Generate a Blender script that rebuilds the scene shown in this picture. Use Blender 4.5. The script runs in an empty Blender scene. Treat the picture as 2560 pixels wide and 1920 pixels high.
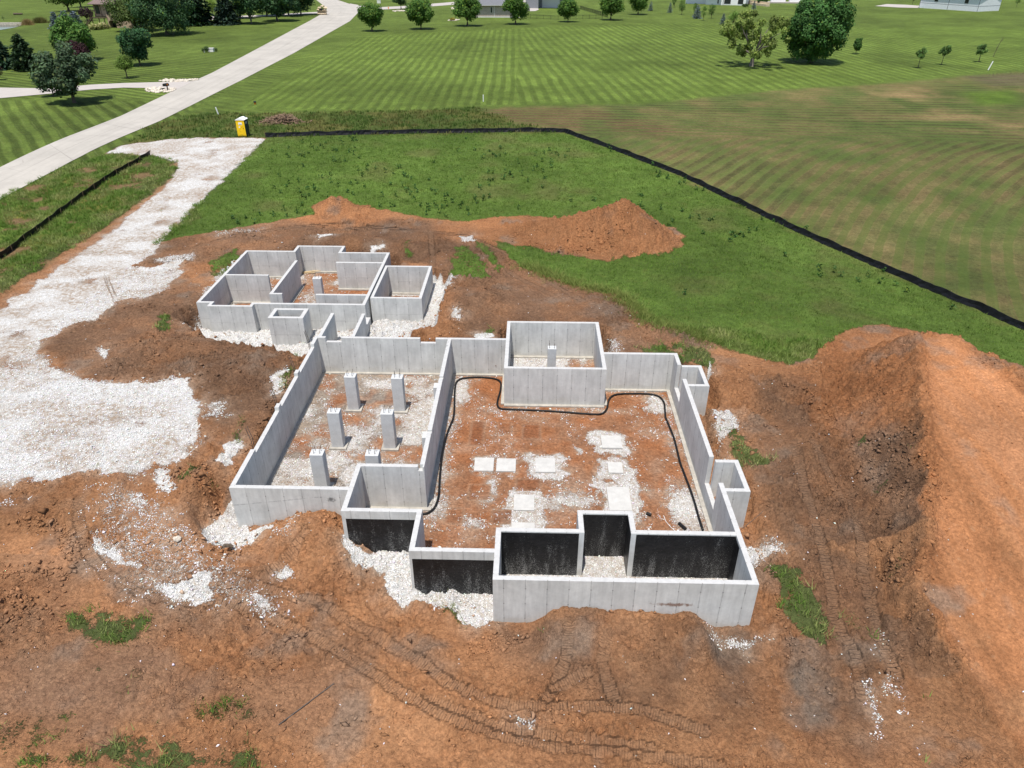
import bpy, math, random
import numpy as np
from mathutils import Vector
R = math.radians
C = bpy.context.scene.collection
scn = bpy.context.scene

# ---------------------------------------------------------------- camera, sky, sun, exposure
CAM_Z = 25.25
PITCH, YAW, FPX = R(30.981), R(1.491), 1809.2
cd = bpy.data.cameras.new("camera"); cam = bpy.data.objects.new("camera", cd); C.objects.link(cam)
cd.sensor_width = 36.0; cd.lens = FPX / 2560 * 36.0; cd.clip_start = 0.5; cd.clip_end = 6000
cam.location = (0, 0, CAM_Z); cam.rotation_euler = (R(90) - PITCH, 0, YAW)
scn.camera = cam
w = bpy.data.worlds.new("World"); scn.world = w; w.use_nodes = True
SUNV = Vector((0.09, 0.29, -1.0)).normalized()           # the way the light travels
sky = w.node_tree.nodes.new("ShaderNodeTexSky"); sky.sky_type = 'NISHITA'; sky.sun_disc = False
sky.sun_elevation = math.asin(-SUNV.z); sky.sun_rotation = math.atan2(-SUNV.x, -SUNV.y)
bg = w.node_tree.nodes["Background"]; bg.inputs[1].default_value = 0.115
w.node_tree.links.new(sky.outputs[0], bg.inputs[0])
sd_ = bpy.data.lights.new("sun", 'SUN'); sun = bpy.data.objects.new("sun", sd_); C.objects.link(sun)
sd_.energy = 4.7; sd_.angle = R(0.5); sd_.color = (1.0, 0.955, 0.89)
sun.rotation_euler = SUNV.to_track_quat('-Z', 'Y').to_euler(); sun.location = (-20, -40, 120)
vs = scn.view_settings; vs.view_transform = 'Standard'; vs.look = 'None'; vs.gamma = 1; vs.exposure = 0.27
vs.use_curve_mapping = False

# ---------------------------------------------------------------- numpy noise and polygon helpers
def _hash(ix, iy, seed):
    n = (ix.astype(np.int64) * 374761393 + iy.astype(np.int64) * 668265263 + seed * 974634777) & 0xFFFFFFFF
    n = ((n ^ (n >> 13)) * 1274126177) & 0xFFFFFFFF
    n = ((n ^ (n >> 16)) * 2246822519) & 0xFFFFFFFF
    return (n & 0xFFFFFF) / float(0xFFFFFF)
def vnoise(x, y, seed=0):
    ix = np.floor(x); iy = np.floor(y); fx = x - ix; fy = y - iy
    ux = fx * fx * fx * (fx * (fx * 6 - 15) + 10); uy = fy * fy * fy * (fy * (fy * 6 - 15) + 10)
    a = _hash(ix, iy, seed); b = _hash(ix + 1, iy, seed); c = _hash(ix, iy + 1, seed); d = _hash(ix + 1, iy + 1, seed)
    return (a + (b - a) * ux) * (1 - uy) + (c + (d - c) * ux) * uy - 0.5
def fbm(x, y, seed=0, oct=4, lac=2.1, gain=0.5):
    s = 0.0; a = 1.0
    for i in range(oct):
        s = s + a * vnoise(x * lac ** i + 17.3 * i, y * lac ** i - 9.1 * i, seed + i); a *= gain
    return s
def worley(x, y, seed=0):
    ix = np.floor(x); iy = np.floor(y); d = np.full(x.shape, 9.0); c = np.zeros(x.shape)
    for i in (-1, 0, 1):
        for j in (-1, 0, 1):
            qx, qy = ix + i, iy + j; q = np.hypot(qx + _hash(qx, qy, seed) - x, qy + _hash(qx, qy, seed + 7) - y); m = q < d
            d = np.where(m, q, d); c = np.where(m, _hash(qx, qy, seed + 13), c)
    return d, c
def sstep(a, b, x):
    t = np.clip((x - a) / (b - a), 0, 1); return t * t * (3 - 2 * t)
def sdpoly(poly, x, y, far=6.0):
    """signed distance (negative inside) to a polygon in plan, clamped to far"""
    P = np.asarray(poly, float); far = float(far); out = np.full(x.shape, far)
    m = (x > P[:, 0].min() - far) & (x < P[:, 0].max() + far) & (y > P[:, 1].min() - far) & (y < P[:, 1].max() + far)
    if not m.any(): return out
    px = x[m]; py = y[m]; d = np.full(px.shape, 1e9); ins = np.zeros(px.shape, bool)
    for i in range(len(P)):
        ax, ay = P[i]; bx, by = P[(i + 1) % len(P)]; ex, ey = bx - ax, by - ay
        t = np.clip(((px - ax) * ex + (py - ay) * ey) / (ex * ex + ey * ey + 1e-12), 0, 1)
        d = np.minimum(d, (px - ax - t * ex) ** 2 + (py - ay - t * ey) ** 2)
        if ay != by:
            c = ((ay > py) != (by > py)) & (px < (bx - ax) * (py - ay) / (by - ay) + ax); ins ^= c
    d = np.sqrt(d); out[m] = np.clip(np.where(ins, -d, d), -far, far); return out
def ndist(pts, x, y, far=4.0):
    """distance to a polyline, arc length and interpolated height at the nearest place"""
    P = np.asarray(pts, float); far = float(far); d = np.full(x.shape, far); s = np.zeros(x.shape); zz = np.zeros(x.shape); sg = np.zeros(x.shape)
    acc = 0.0
    for i in range(len(P) - 1):
        ax, ay = P[i][:2]; bx, by = P[i + 1][:2]; ex, ey = bx - ax, by - ay; L = math.hypot(ex, ey)
        t = np.clip(((x - ax) * ex + (y - ay) * ey) / (L * L), 0, 1)
        q = np.hypot(x - ax - t * ex, y - ay - t * ey); m = q < d
        d = np.where(m, q, d); s = np.where(m, acc + t * L, s); sg = np.where(m, np.sign((x - ax) * ey - (y - ay) * ex), sg)
        if P.shape[1] > 2: zz = np.where(m, P[i][2] + t * (P[i + 1][2] - P[i][2]), zz)
        acc += L
    return d, s, zz, sg

# ---------------------------------------------------------------- the lie of the land
CTRL = np.array([(-44, 30, 2.2), (-40, 22, 2.0), (-30, 35, 2.2), (-25, 32, 2.15), (-20, 33, 2.15), (-17, 36, 2.2), (-17, 42, 2.3), (-22, 42, 2.3),
 (-17, 31, 2.0), (-26, 29, 2.05), (-22, 29, 1.95), (-34, 24, 1.8), (-20, 26, 1.2), (-17.2, 28, 1.5), (-16, 24, .55), (-20, 21, .8), (-26, 18, 1.2), (-18, 15, .6), (-24, 24, 1.25),
 (-12, 24, .35), (-10, 19, .3), (-10, 13, .3), (0, 18, .25), (0, 12, .3), (-5, 22, .1), (8, 18, .25), (13.5, 18, .45), (12.5, 22, .6), (12.5, 27, .8), (13, 31, 1.1),
 (13, 36, 1.5), (12.5, 41, 1.9), (16, 28, .9), (16, 35, 1.35), (17, 41, 1.9), (22, 50, 2.2), (0, 48, 2.1), (5, 50, 2.2), (-6, 47, 2.1), (10, 48, 2.2), (-7, 54, 2.2),
 (0, 56, 2.2), (14, 55, 2.2), (-15, 64, 2.2), (-27, 58, 2.3), (-28, 50, 2.3), (-27, 45, 2.3), (-36, 45, 2.2), (-36, 60, 2.2), (30, 40, 2.2), (18, 14, .5), (30, 25, 1.8), (30, 14, 1.2),
 (10, 13, .35), (-32, 12, 1.3)], float)
def natural(x, y):
    z = 2.2 + 1.6 * sstep(60, 100, y) + 0.4 * sstep(100, 150, y)
    z = z + 0.25 * np.sin(x * .021 + 1.0) * np.sin(y * .017) * sstep(90, 160, y)
    return z
def land(x, y):
    """smooth ground before the digging, the heaps and the roughness"""
    x = np.asarray(x, float); y = np.asarray(y, float)
    z = natural(x, y)
    wgt = sstep(-48, -38, x) * (1 - sstep(28, 38, x)) * (1 - sstep(56, 68, y))
    wgt = np.where(y < 10, wgt * sstep(-10, 10, y), wgt)
    m = wgt > 0
    if np.any(m):
        num = np.zeros(x[m].shape); den = np.zeros(x[m].shape)
        for cx, cy, cz in CTRL:
            q = 1.0 / ((x[m] - cx) ** 2 + (y[m] - cy) ** 2 + 1.2) ** 1.7; num += q * cz; den += q
        z = np.array(z); z[m] = z[m] * (1 - wgt[m]) + wgt[m] * num / den
    return z
RAMP_Y = [10, 15, 19, 22.6, 24.8, 28.7, 34.3, 40.5, 43]
RAMP_Z = [.4, .55, .9, 1.5, 2.0, 3.0, 4.0, 4.6, 4.3]
RAMP = [(24.0, 41.2), (21.6, 34.3), (19.5, 28.7), (17.9, 24.8), (16.6, 22.6), (17.2, 19), (18.2, 15), (18.5, 9), (34, 9), (33, 20), (30.5, 28), (28.4, 35), (26.6, 41.4)]
HEAPS = [([(8.5, 64.8, 6.0), (6.4, 65.3, 5.0), (3, 66, 3.9), (0, 67, 3.1), (-4, 68, 2.3)], .72),
         ([(-20.6, 73, 3.5), (-18.4, 72.2, 3.1)], .55)]
def heaps(x, y, h, rough=0.0):
    q = sdpoly(RAMP, x, y, 9.0)
    zr = np.interp(y, RAMP_Y, RAMP_Z)
    h = np.maximum(h, zr - np.maximum(q + rough * .9, 0) * .78)
    if np.ndim(rough): h = h + .38 * np.exp(-((q + .2 + .3 * rough) / .30) ** 2) * (x < 25.5) * (y > 21) * (y < 41)
    for pts, sl in HEAPS:
        d, s, z, g = ndist(pts, x, y, 12.0)
        h = np.maximum(h, z - d * sl - rough * .5)
    return h
def lump(h, x, y, cx, cy, rx, ry, top, rot=0.0):
    c, s = math.cos(rot), math.sin(rot); u = ((x - cx) * c + (y - cy) * s) / rx; v = (-(x - cx) * s + (y - cy) * c) / ry
    return h + top * np.exp(-(u * u + v * v) ** 1.3)

# photo measurements (2560 wide) turned into places on the ground
_cp, _sp, _cy, _sy = math.cos(PITCH), math.sin(PITCH), math.cos(YAW), math.sin(YAW)
FW = np.array([-_sy * _cp, _cy * _cp, -_sp]); RT = np.array([_cy, _sy, 0.0]); UP = np.array([-_sy * _sp, _cy * _sp, _cp])
def at(u, v, z=None):
    d = FW + RT * ((u - 1280) / FPX) - UP * ((v - 960) / FPX)
    if z is not None:
        t = (z - CAM_Z) / d[2]; return (d[0] * t, d[1] * t)
    t = np.linspace(14, 900, 4000) / max(math.hypot(d[0], d[1]), .2)
    X = d[0] * t; Y = d[1] * t; Z = CAM_Z + d[2] * t
    hh = heaps(X, Y, land(X, Y)); k = np.argmax(Z < hh)
    if k == 0: k = len(t) - 1
    f0 = Z[k - 1] - hh[k - 1]; f1 = Z[k] - hh[k]; a = f0 / (f0 - f1 + 1e-9)
    return (X[k - 1] + a * (X[k] - X[k - 1]), Y[k - 1] + a * (Y[k] - Y[k - 1]))
KD = 2560 / 2212
def D(*pts): return [at(a * KD, b * KD) for a, b in pts]
def depth_of(P): return float((np.array([P[0], P[1], (P[2] if len(P) > 2 else 3) - CAM_Z])) @ FW)
def vpix(P):
    q = np.array([P[0], P[1], P[2] - CAM_Z]); return 960 - FPX * (q @ UP) / (q @ FW)
def tall(P, vtop):
    lo, hi = 0.0, 60.0
    for _ in range(40):
        m = (lo + hi) / 2
        if vpix((P[0], P[1], P[2] + m)) > vtop: lo = m
        else: hi = m
    return lo

# ---------------------------------------------------------------- terrain grid
def axis(a, b, step, lo, hi, grow):
    v = list(np.arange(a, b + 1e-6, step)); s = step
    while v[-1] < hi: s = min(s * grow, 40); v.append(v[-1] + s)
    s = step
    while v[0] > lo: s = min(s * grow, 40); v.insert(0, v[0] - s)
    return np.array(v)
GX = axis(-28, 25, .09, -1300, 1300, 1.028)
GY = axis(13.2, 54, .09, -150, 1700, 1.018)
X, Y = np.meshgrid(GX, GY); x = X.ravel(); y = Y.ravel()
near = (x > -60) & (x < 45) & (y > 5) & (y < 115)
H = land(x, y)
nA = fbm(x * .5, y * .5, 3, 4); nB = fbm(x * 2.2, y * 2.2, 11, 4); nC = fbm(x * 6, y * 6, 21, 3)
wx = x + .55 * fbm(x * .9, y * .9, 31, 4); wy = y + .55 * fbm(x * .9, y * .9, 41, 4)

# --- digging
CREST = [at(u, v, 2.15) for u, v in [(765, 884), (741, 918), (733, 945), (704, 992), (668, 1031), (632, 1082), (607, 1144), (580, 1200)]]
TRENCH = [(a + .35, b) for a, b in CREST] + [(-15.6, 26.6), (-13, 24.6), (-5, 20.5), (-1, 20), (5, 19.8), (9.8, 19.9)] + \
         [at(1965, 1640, .6), at(1930, 1530, .7), at(1893, 1420, .8)] + [(11.6, 25), (11.4, 27.2), (11.7, 30.6), (11.0, 31.2), (10.6, 34), (10.9, 37), (11.7, 37.4), (11.6, 40.5),
          (10.3, 42.2), (5.6, 42.4), (5.4, 46.6), (-2, 46.6), (-2.1, 44.3), (-9, 44.2)]
def level(h, poly, z, width, wob=0.0):
    q = sdpoly(poly, x, y, 3.0) + wob
    return h + (z - h) * (1 - sstep(-width / 2, width / 2, q))
H = level(H, TRENCH, np.where(y > 42.5, .9, np.where(x > 9.7, .4 + .02 * (y - 25), .2)), .4, .35 * nB + .2 * nC)
COURT = [at(u, v, 2.2) for u, v in [(525, 842), (634, 858), (685, 862), (717, 876), (765, 884)]] + [(-15.2, 43.0), (-8, 43.3), (-7.4, 45.2), (-9.6, 46.0)] + \
        [(-7.0, 46.6), (-6.8, 50), (-6.9, 57), (-11.2, 57), (-11.6, 60.2), (-15.8, 61.4), (-21, 61.3), (-24.9, 59.9), (-24.9, 49.2), (-25.5, 48.6), (-25.6, 47.4)]
H = level(H, COURT, .62, .9, .4 * nB)
H = level(H, [(-16, 43.3), (-8.5, 43.3), (-8.5, 46.5), (-7, 46.8), (-7, 57), (-12, 57), (-12, 47), (-14.3, 46.5)], .95, .6)
FAN = D((415, 1095), (465, 1035), (525, 1080), (600, 1150), (560, 1165), (510, 1190), (450, 1168))
H = level(H, FAN, .22, 1.0, .3 * nB)
MAIN_IN = [(-14.4, 27.4), (-8.56, 27.4), (-8.56, 25.85), (-5, 25.85), (-5, 23.3), (-1.25, 23.3), (-1.25, 24.67), (2.5, 24.67), (2.5, 25.96), (4.84, 25.96), (4.84, 24.67), (9.54, 24.67),
           (9.54, 41.5), (4.8, 41.5), (4.8, 46), (-1.4, 46), (-1.4, 43.3), (-14.4, 43.3)]
PORCH = [(-1.25, 21.74), (9.54, 21.74), (9.54, 24.67), (4.84, 24.67), (4.84, 25.96), (2.5, 25.96), (2.5, 24.67), (-1.25, 24.67)]
FAR_IN = [(-24.6, 48.74), (-23.6, 48.1), (-20.5, 48.1), (-20.5, 48.6), (-12.24, 48.6), (-11.9, 49.85), (-8.2, 49.85), (-8.2, 56.2), (-12.24, 56.2), (-12.24, 59.2), (-16.45, 59.2), (-16.45, 60.7), (-20.5, 60.7), (-20.5, 59.4), (-24.6, 59.4)]
H = level(H, PORCH, .08, .12)
H = level(H, MAIN_IN, .04, .12)
H = level(H, FAR_IN, .35, .12)
H = level(H, [(-18.4, 46.4), (-16.3, 46.4), (-16.3, 47.6), (-18.4, 47.6)], .9, .1)
inside = np.minimum(np.minimum(sdpoly(MAIN_IN, x, y), sdpoly(PORCH, x, y)), sdpoly(FAR_IN, x, y))
# --- heaps of soil
out = sstep(-.05, .12, inside)
Hm = H.copy()
Hm = heaps(x, y, Hm, nB * .8 + nC * .35)
Hm = lump(Hm, x, y, -10.3, 26.6, 2.3, 1.5, 1.25, .1); Hm = lump(Hm, x, y, -11.8, 24.9, 2.2, 1.3, .55, .3); Hm = lump(Hm, x, y, -9.3, 25.0, 1.1, 1.2, .7)
Hm = Hm + (1.0 + .28 * nA + .16 * nB) * (1 - sstep(2.7, 4.1, np.abs(x - 4.2))) * np.exp(-np.clip((20.9 - y) / 1.55, 0, 9) ** 2) * (y < 21.9)
Hm = lump(Hm, x, y, -16.8, 29.0, 1.6, .9, .5, .8)
Hm = lump(Hm, x, y, -6.2, 45.2, 1.4, .7, .25); Hm = lump(Hm, x, y, -4.4, 50.6, 2.4, 2.0, .6); Hm = lump(Hm, x, y, -10.0, 60.5, 1.4, 1.6, -.6)
Hm = lump(Hm, x, y, -17.5, 63.0, 5, 1.3, .7); Hm = lump(Hm, x, y, 15.6, 33.5, .8, 3.0, .35, -.1); Hm = lump(Hm, x, y, 15.9, 27.5, .6, 2.2, .5, -.1)
Hm = lump(Hm, x, y, -24.5, 26.2, 3, .8, .35, .15); Hm = lump(Hm, x, y, -20.9, 27.5, .5, 2.2, .3)
Hm = lump(Hm, x, y, -6.0, 20.9, .55, .45, .35); Hm = lump(Hm, x, y, -3.7, 19.9, .6, .4, .3); Hm = lump(Hm, x, y, 7.3, 20.2, .55, .6, .5)
H = H + (Hm - H) * out

# ---------------------------------------------------------------- what covers the ground (masks carried on the vertices)
def cover(poly, soft=.35, warp=True):
    q = sdpoly(poly, wx if warp else x, wy if warp else y, 4.0); return 1 - sstep(-soft, soft, q)
DIRT = D((330, 530), (400, 510), (480, 497), (600, 478), (680, 465), (674, 445), (700, 432), (735, 425), (765, 440), (850, 458), (920, 470), (1010, 480), (1040, 474), (1130, 464)) + \
       [(3, 69.6), (7, 70.2), (11, 69.6), (14, 67.6)] + \
       D((1480, 512), (1468, 535), (1420, 555), (1300, 562), (1200, 547), (1130, 532), (1062, 520), (1120, 575), (1230, 612), (1340, 642), (1368, 662), (1390, 692), (1460, 712), (1540, 742), (1600, 762),
         (1700, 787), (1740, 780), (1768, 757)) + [(22.0, 46.5), (25.5, 47.4), (29, 46), (32, 41), (36, 34), (38, 8), (-60, 8), (-60, 30)] + \
       D((-60, 650), (0, 605), (150, 520), (260, 440), (330, 380), (300, 350), (230, 330), (270, 312), (400, 298), (575, 298), (520, 340), (440, 420))
g_dirt = cover(DIRT, .5)
GRASS_PATCH = [
 (1.0, [(985, 535), (1010, 530), (1045, 570), (1057, 600), (970, 597), (975, 560)]), (.9, [(1025, 517), (1055, 533), (1088, 578), (1078, 592), (1050, 560)]),
 (.9, [(335, 680), (385, 688), (365, 716), (340, 716)]), (.8, [(452, 565), (512, 535), (522, 560), (480, 605), (452, 595)]),
 (.8, [(600, 835), (630, 800), (650, 758), (656, 772), (632, 815), (612, 845)]), (.65, [(487, 1000), (505, 950), (520, 900), (530, 905), (520, 950), (500, 1005)]),
 (.75, [(380, 1025), (430, 1010), (440, 1030), (390, 1050)]),
 (.85, [(1568, 930), (1600, 925), (1625, 970), (1662, 985), (1655, 1005), (1600, 1015), (1575, 985)]),
 (.85, [(1375, 750), (1440, 745), (1470, 733), (1535, 760), (1535, 802), (1490, 782), (1400, 768)]),
 (.85, [(1665, 1222), (1722, 1228), (1768, 1300), (1792, 1360), (1802, 1405), (1740, 1372), (1700, 1335), (1682, 1285)]), (.6, [(1822, 1330), (1836, 1325), (1842, 1380), (1830, 1385)]),
 (.66, [(135, 1335), (170, 1318), (250, 1322), (340, 1345), (300, 1388), (200, 1398), (150, 1368)]), (.52, [(415, 1512), (480, 1505), (545, 1530), (548, 1572), (480, 1582), (425, 1550)]),
 (.60, [(20, 1670), (60, 1632), (200, 1610), (330, 1592), (450, 1612), (530, 1600), (580, 1670)]), (.55, [(-30, 1490), (22, 1520), (-10, 1570)]), (.45, [(170, 1440), (240, 1428), (215, 1465), (180, 1462)]),
 (.42, [(0, 1560), (120, 1500), (200, 1560), (100, 1610), (0, 1640)]), (.45, [(250, 1480), (300, 1440), (330, 1470), (290, 1500)]),
 (.8, [(930, 1310), (975, 1325), (1000, 1345), (990, 1352), (945, 1330)]), (.8, [(1035, 718), (1068, 714), (1066, 724), (1040, 726)]), (.6, [(845, 710), (868, 712), (862, 728), (846, 724)]),
 (.7, [(862, 525), (885, 515), (893, 545), (870, 552)]), (.6, [(1905, 1215), (1935, 1200), (1950, 1235), (1915, 1250)]), (.55, [(1840, 955), (1870, 940), (1880, 965), (1850, 975)]), (.55, [(1890, 1050), (1925, 1040), (1930, 1110), (1895, 1130)]),
 (.4, [(1720, 1000), (1760, 990), (1770, 1020), (1730, 1030)])]
# left roadside strip, half weeds and half soil
STRIP = D((0, 600), (0, 430), (100, 380), (230, 333), (322, 335), (385, 350), (378, 378), (330, 420), (240, 480), (150, 540), (0, 640))
grs = 1 - g_dirt
q = cover(STRIP, .5); grs = np.where(q > .02, np.clip(.82 + 1.0 * nA + .35 * nB, 0, 1) * q + grs * (1 - q) * (1 - q), grs)
for k, pl in GRASS_PATCH: grs = np.maximum(grs, k * cover(D(*pl), .45) * np.clip(1 + .9 * nB + .5 * nA, .2, 1.3))
# fringe of weeds along the edge of the soil heaps and the tall grass
mound_d = np.minimum(*[ndist(p_, x, y, 12)[0] for p_, s_ in HEAPS])
GRAVEL = [
 (1.0, .45, [(228, 331), (270, 312), (400, 298), (575, 298), (560, 315), (500, 372), (430, 442), (370, 500), (330, 548), (285, 575), (325, 582), (385, 563), (392, 590), (340, 638), (250, 655), (200, 692), (150, 702), (92, 738), (85, 762),
   (130, 800), (200, 822), (290, 828), (410, 820), (432, 870), (425, 905), (430, 940), (400, 1000), (330, 1005), (300, 1040), (200, 1022), (100, 1035), (0, 1045), (-250, 1060), (-250, 800), (-100, 712), (0, 665), (150, 562), (262, 480), (368, 392), (385, 352), (322, 336)]),
 (1.0, .25, [(438, 1105), (478, 1078), (503, 1062), (525, 1138), (605, 1132), (560, 1162), (510, 1190), (450, 1165)]),
 (1.0, .25, [(745, 1190), (895, 1170), (895, 1250), (1075, 1250), (1075, 1340), (1010, 1352), (975, 1330), (900, 1312), (850, 1308), (828, 1285), (838, 1235), (800, 1222), (752, 1226)]),
 (.72, .3, [(335, 1015), (360, 1000), (375, 1030), (385, 1060), (362, 1075), (340, 1055)]), (.85, .2, [(478, 960), (520, 950), (515, 985), (490, 1010), (470, 1000)]), (.8, .2, [(585, 820), (605, 795), (628, 805), (610, 850), (588, 850)]),
 (.75, .25, [(200, 1145), (235, 1160), (300, 1230), (290, 1238), (240, 1200), (205, 1170)]), (.8, .25, [(335, 1262), (380, 1265), (440, 1240), (465, 1235), (455, 1290), (420, 1305), (370, 1290)]),
 (.62, .4, [(535, 1290), (590, 1285), (610, 1310), (570, 1330), (540, 1320)]), (.7, .25, [(590, 1245), (625, 1230), (630, 1250), (600, 1258)]), (.5, .5, [(590, 1170), (650, 1145), (660, 1170), (620, 1200)]),
 (.62, .4, [(1540, 880), (1590, 890), (1600, 925), (1560, 950), (1555, 1010), (1545, 940)]), (.8, .4, [(1600, 1165), (1640, 1165), (1700, 1180), (1660, 1200), (1635, 1225), (1610, 1215)]), (.85, .2, [(1522, 780), (1535, 790), (1538, 808), (1528, 806)]),
 (.6, .6, [(1500, 1330), (1540, 1350), (1650, 1370), (1620, 1410), (1560, 1390)]), (.5, .3, [(1860, 1470), (1890, 1480), (1920, 1560), (1900, 1590), (1875, 1540)]), (.45, .4, [(1895, 1370), (1945, 1480), (1960, 1560), (1920, 1500)]),
 (.5, .4, [(1120, 1540), (1170, 1550), (1160, 1580), (1110, 1570)]), (.55, .5, [(0, 1075), (55, 1070), (60, 1085), (0, 1110)]), (.78, .25, [(680, 515), (715, 510), (722, 525), (690, 530)]), (.75, .2, [(798, 535), (825, 530), (832, 542), (800, 546)]),
 (.6, .25, [(985, 512), (1025, 508), (1030, 520), (1000, 524)]), (.55, .4, [(330, 560), (420, 545), (430, 560), (350, 575)]), (.45, .6, [(460, 500), (560, 490), (600, 485), (560, 500), (470, 510)]), (.62, .25, [(957, 590), (985, 598), (975, 620), (960, 612)]),
 (.62, .2, [(975, 675), (1000, 680), (990, 695), (975, 690)]), (.5, .4, [(1300, 725), (1340, 735), (1350, 770), (1310, 760)]), (.8, .15, [(1022, 722), (1068, 722), (1068, 732), (1020, 732)]),
 (.58, .35, [(392, 695), (430, 640), (480, 577), (497, 580), (445, 650), (412, 702)]), (.7, .3, [(215, 750), (240, 760), (230, 775), (212, 768)]), (.5, .4, [(440, 870), (500, 860), (490, 900), (440, 905)]), (.6, .3, [(280, 1070), (310, 1060), (330, 1095), (300, 1110)]),
 (.42, 1.0, [(180, 1060), (330, 1050), (420, 1130), (520, 1230), (640, 1300), (600, 1340), (430, 1320), (280, 1290), (200, 1200)])]
grv = np.zeros_like(x)
for k, sf, pl in GRAVEL: grv = np.maximum(grv, k * cover(D(*pl), sf))
pad = cover(D(*GRAVEL[0][2]), .3)
grv = np.where(pad > .5, np.maximum(grv * (.86 + .55 * nA + .18 * nB), 0), grv)
court_c = cover([(-25.4, 47.3), (-24.9, 59.8), (-25.3, 60), (-25.1, 54), (-25.3, 47.2), (-23, 46.0), (-18.5, 45.3), (-15.3, 43.2), (-7.2, 43.2), (-8.6, 45.6), (-6.6, 46.6), (-6.6, 54.8), (-7.6, 57), (-12, 57), (-12, 48.5), (-24.8, 48.5)], .25)
grv = np.maximum(grv, court_c * np.clip(.92 + .5 * nA, 0, 1))
# --- floors inside the walls
def rect(a, b, c, d): return [(a, c), (b, c), (b, d), (a, d)]
halo = np.zeros_like(x)
for k, sf, pl in GRAVEL: halo = np.maximum(halo, k * cover(D(*pl), .9 + sf))
infl = 1 - sstep(-.1, .1, inside)
def blob(cx, cy, rx, ry):
    return np.exp(-(((wx - cx) / rx) ** 2 + ((wy - cy) / ry) ** 2) ** 1.5)
Z6 = lambda a, b: (1050 + a / 2.4578, 780 + b / 2.4578)
def rect6(x0, x1, y0, y1, z):
    xm = (x0 + x1) / 2; return (at(*Z6(x0, y1), z)[0], at(*Z6(x1, y1), z)[0], at(*Z6(xm, y1), z)[1], at(*Z6(xm, y0), z)[1])
PADS = [rect6(*q, .15) for q in [(1120, 1245, 760, 835), (1160, 1250, 923, 987), (710, 832, 897, 982), (330, 450, 892, 972), (467, 587, 897, 975), (575, 703, 1120, 1215), (1165, 1305, 1075, 1220), (560, 705, 1290, 1350)]]
rg = fbm(x * .55, y * .55, 77, 4)
fl = np.zeros_like(x)
gar = (sdpoly(rect(-14.4, -5.3, 27.3, 43.3), x, y) < 0)
fl = np.where(gar, np.clip(.40 + .75 * rg, 0, .75), fl)
mainr = (sdpoly(rect(-5.3, 9.6, 23.2, 43.3), x, y) < 0)
fl = np.where(mainr, np.clip(.12 + .45 * rg, 0, .30), fl)
def b6(u, v, rx, ry, a):
    p = at(*Z6(u, v), .05); return (p[0], p[1], rx, ry, a)
for cx, cy, rx, ry, a in [(-6.3, 38, 1.7, 3.4, .85), (-12.6, 30.0, 2.0, 1.6, .8), (-10, 36.0, 2.6, .8, .55), (-7, 35.6, 1.8, 1.3, .7), (-9.6, 31.8, 1.0, 1.6, .7), (-8.3, 30.0, 2.6, .8, .6), (-9.5, 42.2, 4.5, .8, .5), (-13.2, 38, .9, 4.5, .45)] + \
   [b6(*q) for q in [(245, 480, .9, 2.2, .75), (190, 700, .7, 3.0, .5), (120, 1000, .9, 4.5, .55), (80, 1180, 1.2, 2.0, .6), (500, 595, 3.0, .5, .45), (1000, 605, 3.5, .5, .42), (1460, 560, 1.1, 1.5, .75), (1560, 780, .6, 4, .45), (1640, 1200, 1.3, 2.2, .75), (1690, 1330, .7, 1.5, .6), (450, 1070, .55, 1.0, .65), (380, 1150, .7, .6, .5), (330, 1290, .7, .8, .55),
     (960, 840, .35, .4, .65), (1050, 790, .5, .5, .6), (905, 920, .35, .5, .5), (950, 1150, 2.4, .8, .62), (800, 1180, 1.2, .9, .58), (1070, 1090, 1.2, .35, .5), (640, 1270, 1.3, .8, .7), (1240, 1260, 1.8, .8, .6), (1000, 1210, 1.4, .4, .45), (1420, 1090, .5, .6, .4)]]:
    fl = np.maximum(fl, a * blob(cx, cy, rx, ry) * (gar | mainr))
for k, (a, b, c, d) in enumerate(PADS):
    fl = np.maximum(fl, (.88 if k not in (3, 4) else .45) * (1 - sstep(.05, 1.0 if k not in (3, 4) else .4, sdpoly(rect(a, b, c, d), x, y, 2) + .8 * nA + .45 * nB)) * mainr)
edge_in = 1 - sstep(.15, .9, -inside)
fl = np.maximum(fl, np.where(inside < 0, edge_in * .5, 0))
fl = np.where(sdpoly(rect(-1.4, 4.8, 39.5, 46), x, y) < 0, np.clip(.55 + .8 * rg - .08 * (x - 1.5), 0, .9), fl)
fl = np.where(sdpoly(FAR_IN, x, y) < 0, np.clip(.30 + .6 * rg + edge_in * .4, 0, .8), fl)
fl = np.where(sdpoly(PORCH, x, y) < 0, 1.0, fl)
grv = grv * (1 - infl) + fl * infl
grs = grs * (1 - infl)

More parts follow.
